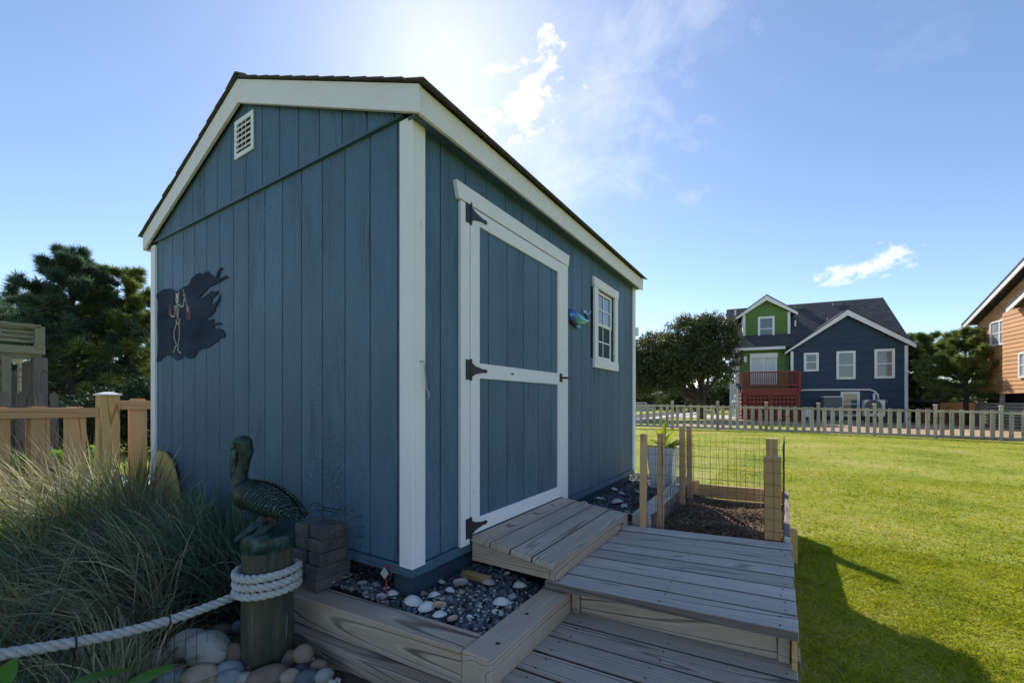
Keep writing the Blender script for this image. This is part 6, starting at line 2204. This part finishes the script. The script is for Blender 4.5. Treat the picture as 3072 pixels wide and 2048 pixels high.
tuft('grass_clump', (-3.05, .98, .12), 930, .62, 0.0074, .38, (-.75, -.25), 1.5, MT['grass_dry'], 'dry tan grass clump sweeping left in front of the shed gable', .22)
tuft('grass_clump', (-2.75, .80, .06), 806, .60, 0.0083, .42, (-.85, -.35), 1.7, MT['grass_dry'], 'shaded brown grass clump drooping behind the rope', .2)
tuft('grass_clump', (-2.72, 1.22, .08), 558, .68, 0.0115, .40, (.12, -.1), 1.1, MT['grass_green'], 'blue-green upright grass left of the pelican', .14)
tuft('grass_clump', (-2.42, 1.20, .05), 403, .60, 0.0115, .40, (-.35, -.1), 1.3, MT['grass_green'], 'blue-green grass arching left just behind the piling', .1)
tuft('grass_clump', (-4.0, 1.05, .16), 1054, .75, 0.0066, .36, (-.35, -.3), 1.3, MT['grass_dry'], 'large sunlit straw-coloured grass clump near the fence', .26)
tuft('grass_clump', (-4.55, .55, .14), 930, .72, 0.0066, .4, (-.3, -.4), 1.4, MT['grass_dry'], 'sunlit dry grass clump at the left picture edge', .26)
tuft('grass_clump', (-4.45, 1.25, .16), 260, .68, 0.0099, .30, (.05, -.15), .8, MT['grass_lush'], 'fresh green grass clump in front of the fence post', .13)
tuft('grass_clump', (-3.6, .45, .1), 868, .62, 0.0074, .42, (-.45, -.4), 1.6, MT['grass_dry'], 'half-shaded dry grass clump left of centre in the bed', .24)
tuft('grass_clump', (-2.55, .18, .0), 285, .5, 0.0099, .35, (-.1, -.1), 1.0, MT['grass_green'], 'green grass clump at the left edge below the rope', .16)
tuft('grass_clump', (-2.25, .52, .0), 434, .42, 0.0083, .5, (-.4, -.2), 1.8, MT['grass_dry'], 'matted dry grass under the rope behind the boulders', .18)
tuft('grass_clump', (-2.08, .30, .0), 186, .38, 0.0083, .4, (-.15, .0), 1.2, MT['grass_green'], 'short green grass tuft under the rope at the left', .12)
tuft('grass_clump', (-3.35, 1.22, .1), 434, .6, 0.0099, .4, (.1, -.2), 1.2, MT['grass_green'], 'dark green grass against the shed skirt', .16)
tuft('grass_clump', (-5.0, .0, .12), 744, .7, 0.0066, .4, (-.2, -.3), 1.3, MT['grass_dry'], 'dry grass clump at the far left below the fence rail', .26)
tuft('grass_clump', (-2.95, .42, .03), 682, .55, 0.0074, .5, (-.55, -.3), 1.8, MT['grass_dry'], 'tangled shaded dry grass in the middle of the bed', .22)
tuft('grass_clump', (-4.7, .95, .15), 558, .85, 0.0058, .30, (-.2, -.3), 1.0, MT['grass_dry'], 'tall thin straw stalks rising in front of the fence rail', .3)
tuft('grass_clump', (-4.2, .35, .1), 806, .68, 0.0066, .42, (-.35, -.35), 1.5, MT['grass_dry'], 'sunlit straw clump between the left edge clump and the shed', .26)
tuft('grass_clump', (-3.9, .72, .12), 420, .62, .008, .35, (-.2, -.25), 1.1, MT['grass_lush'], 'fresh green clump growing among the sunlit straw', .2)
tuft('grass_clump', (-3.2, .75, .08), 420, .62, .008, .38, (-.35, -.2), 1.3, MT['grass_green'], 'blue-green blades mixed into the centre of the bed', .2)
# loose straw lying in the bed
n = 2600
B = np.stack([RNG.uniform(-4.2, -1.9, n), RNG.uniform(-.1, 1.2, n), RNG.uniform(.02, .07, n)], 1)
a = RNG.uniform(0, 6.283, n)
V, Fa = blades(B, np.stack([np.cos(a), np.sin(a), RNG.uniform(.0, .35, n)], 1), RNG.uniform(.08, .3, n), np.full(n, .004), RNG.uniform(.2, .9, n), 4)
o = bpy.data.objects.new('fallen_straw', npmesh('fallen_straw', V, Fa, MT['grass_dry']))
link(o); tag(o, 'loose dry straw littering the planting bed', 'straw', None, 'stuff')
# black garden netting hung below the rope
mb = MB()
for k in range(16):
    p0 = tail[4 + int(k * 2.1)] + UP * -.01
    q = p0 + UP * (.30 + .03 * math.sin(k)) + FW * .16 + RT * -.05
    mb.tube([Vector((p0.x, p0.y, .05)), p0, p0.lerp(q, .5) + FW * .02, q], .0011, 3, False)
for j in range(7):
    mb.tube([tail[4 + int(k * 2.1)] + UP * (-.28 + j * .09) + FW * max(0, (j - 3) * .045) for k in range(16)], .0009, 3, False)
tag(mb.build('garden_netting', MT['tie'], fix=False), 'thin black garden netting hung along the rope over the grass', 'netting')

# broad leaves at the lower left corner
MT['broad'] = m_leaf('broad_leaf', (.045, .13, .012), (.10, .24, .02), .4, .35, 4.)
pb = thing('broad_leaf_plant', tuple(atD(330, 2075, 1.05)), 'bright green broad leaves poking in at the bottom left', 'plant')
def leaf_from_to(p, q, W, droop):
    d = q - p
    return leaf_blade('leaf', p, d + UP * d.length * droop * .5, d.length * 1.03, W, droop, MT['broad'], pb, .12, 12)
leaf_from_to(atD(180, 2075, 1.0), atD(395, 2005, 1.12), .05, .35)
leaf_from_to(atD(360, 2085, .98), atD(530, 1990, 1.1), .055, .2)
leaf_from_to(atD(-15, 2090, 1.0), atD(42, 1975, 1.05), .05, .1)

# =================================================================== LAWN BLADES
def lawn_patch(n, x0, x1, y0, y1, L, W, bias):
    X = RNG.uniform(x0, x1, n); Y = y0 + (y1 - y0) * RNG.uniform(0, 1, n) ** bias
    ok = ~((X < .075) & (Y < 4.55)) & ~((X < -.9) & (Y < 5.42))
    X, Y = X[ok], Y[ok]
    Z = np.array([ground_z(x, y) for x, y in zip(X, Y)])
    n = len(X)
    B = np.stack([X, Y, Z], 1)
    a = RNG.uniform(0, 6.283, n)
    D = np.stack([np.cos(a) * .8, np.sin(a) * .8, np.full(n, .8)], 1)
    cl = .5 + .5 * np.sin(X * 9.1 + 2 * np.sin(Y * 5.3)) * np.sin(Y * 8.3 + 1.7 * np.sin(X * 6.1)) + .35 * np.sin(X * 23 + Y * 7) * np.sin(Y * 27 - X * 5)
    L = L * (.55 + .8 * np.clip(cl, 0, 1.2))
    return blades(B, D, L * RNG.uniform(.5, 1.3, n), W * RNG.uniform(.7, 1.3, n), RNG.uniform(.3, 1.2, n), 2)


parts = [lawn_patch(120000, .06, 3.0, .9, 4.4, .034, .0035, 1.), lawn_patch(70000, -.9, 6.5, 4.4, 9., .036, .006, 1.1), lawn_patch(50000, -4.5, 10., 9., 22., .038, .011, 1.)]
off_ = 0; VV, FF = [], []
for V, Fa in parts:
    VV.append(V); FF.append(Fa + off_); off_ += len(V)
o = bpy.data.objects.new('grass', npmesh('grass', np.concatenate(VV), np.concatenate(FF), MT['lawn_blade']))
link(o); tag(o, 'short sunlit lawn grass blades', 'grass', None, 'stuff')

# =================================================================== PARKED TRUCK FAR LEFT
MT['car'] = m_plain('white_car_paint', (.55, .56, .58), .3, .03)
MT['tyre'] = m_plain('tyre', (.02, .02, .02), .8)
cb = gp(1925, 56, -.7)
car = thing('parked_truck', tuple(cb), 'white truck with a roof rack parked on the far street, seen between the pickets', 'truck')
CM = Matrix((RT, FW, UP)).transposed().to_4x4(); CM.translation = cb
MB().prism([CM @ Vector(v) for v in ((-1.5, 0, .45), (1.6, 0, .45), (1.6, 0, 1.15), (.9, 0, 1.25), (.6, 0, 1.85), (-1.5, 0, 1.85))], FW * 1.9).build('body', MT['car'], car, bevel=.05)
for a0_, a1_ in ((-1.35, -.55), (-.45, .45)):
    MB().box((a0_, -.02, 1.25), (a1_, .0, 1.72), CM).build('window', MT['h_glass'], car)
for a in (-.95, 1.0):
    w = MB().tube([CM @ Vector((a, -.03, .38)), CM @ Vector((a, .2, .38))], .38, 16).build('wheel', MT['tyre'], car)
    MB().tube([CM @ Vector((a, -.05, .38)), CM @ Vector((a, .0, .38))], .2, 12).build('rim', MT['steel'], w)
MB().box((-1.5, -.03, .42), (1.6, .0, .62), CM).build('sill', MT['tyre'], car)
MB().box((-1.2, .2, 1.9), (.3, 1.6, 1.96), CM).build('roof_rack', MT['tyre'], car)
fh = gp(1962, 80, -.1)
fhs = thing('far_house', tuple(fh), 'tiny pale gabled house far down the street', 'house')
FM = Matrix((RT, FW, UP)).transposed().to_4x4(); FM.translation = fh
MB().prism([FM @ Vector(v) for v in ((-2.5, 0, 0), (2.5, 0, 0), (2.5, 0, 2.6), (0, 0, 4.4), (-2.5, 0, 2.6))], FW * 8).build('wall', MT['hvac'], fhs)
for s_ in (1, -1):
    MB().prism([FM @ Vector(v) for v in ((s_ * 2.9, -.3, 2.35), (0, -.3, 4.45), (0, -.3, 4.65), (s_ * 2.9, -.3, 2.55))], FW * 8.6).build('roof', MT['h_roof'], fhs)
wv = MB().box((-.7, -.05, 1.0), (.7, 0, 2.2), FM).build('window', MT['h_white'], fhs)
MB().box((-.6, -.07, 1.1), (.6, -.05, 2.1), FM).build('pane', MT['h_glass'], wv)
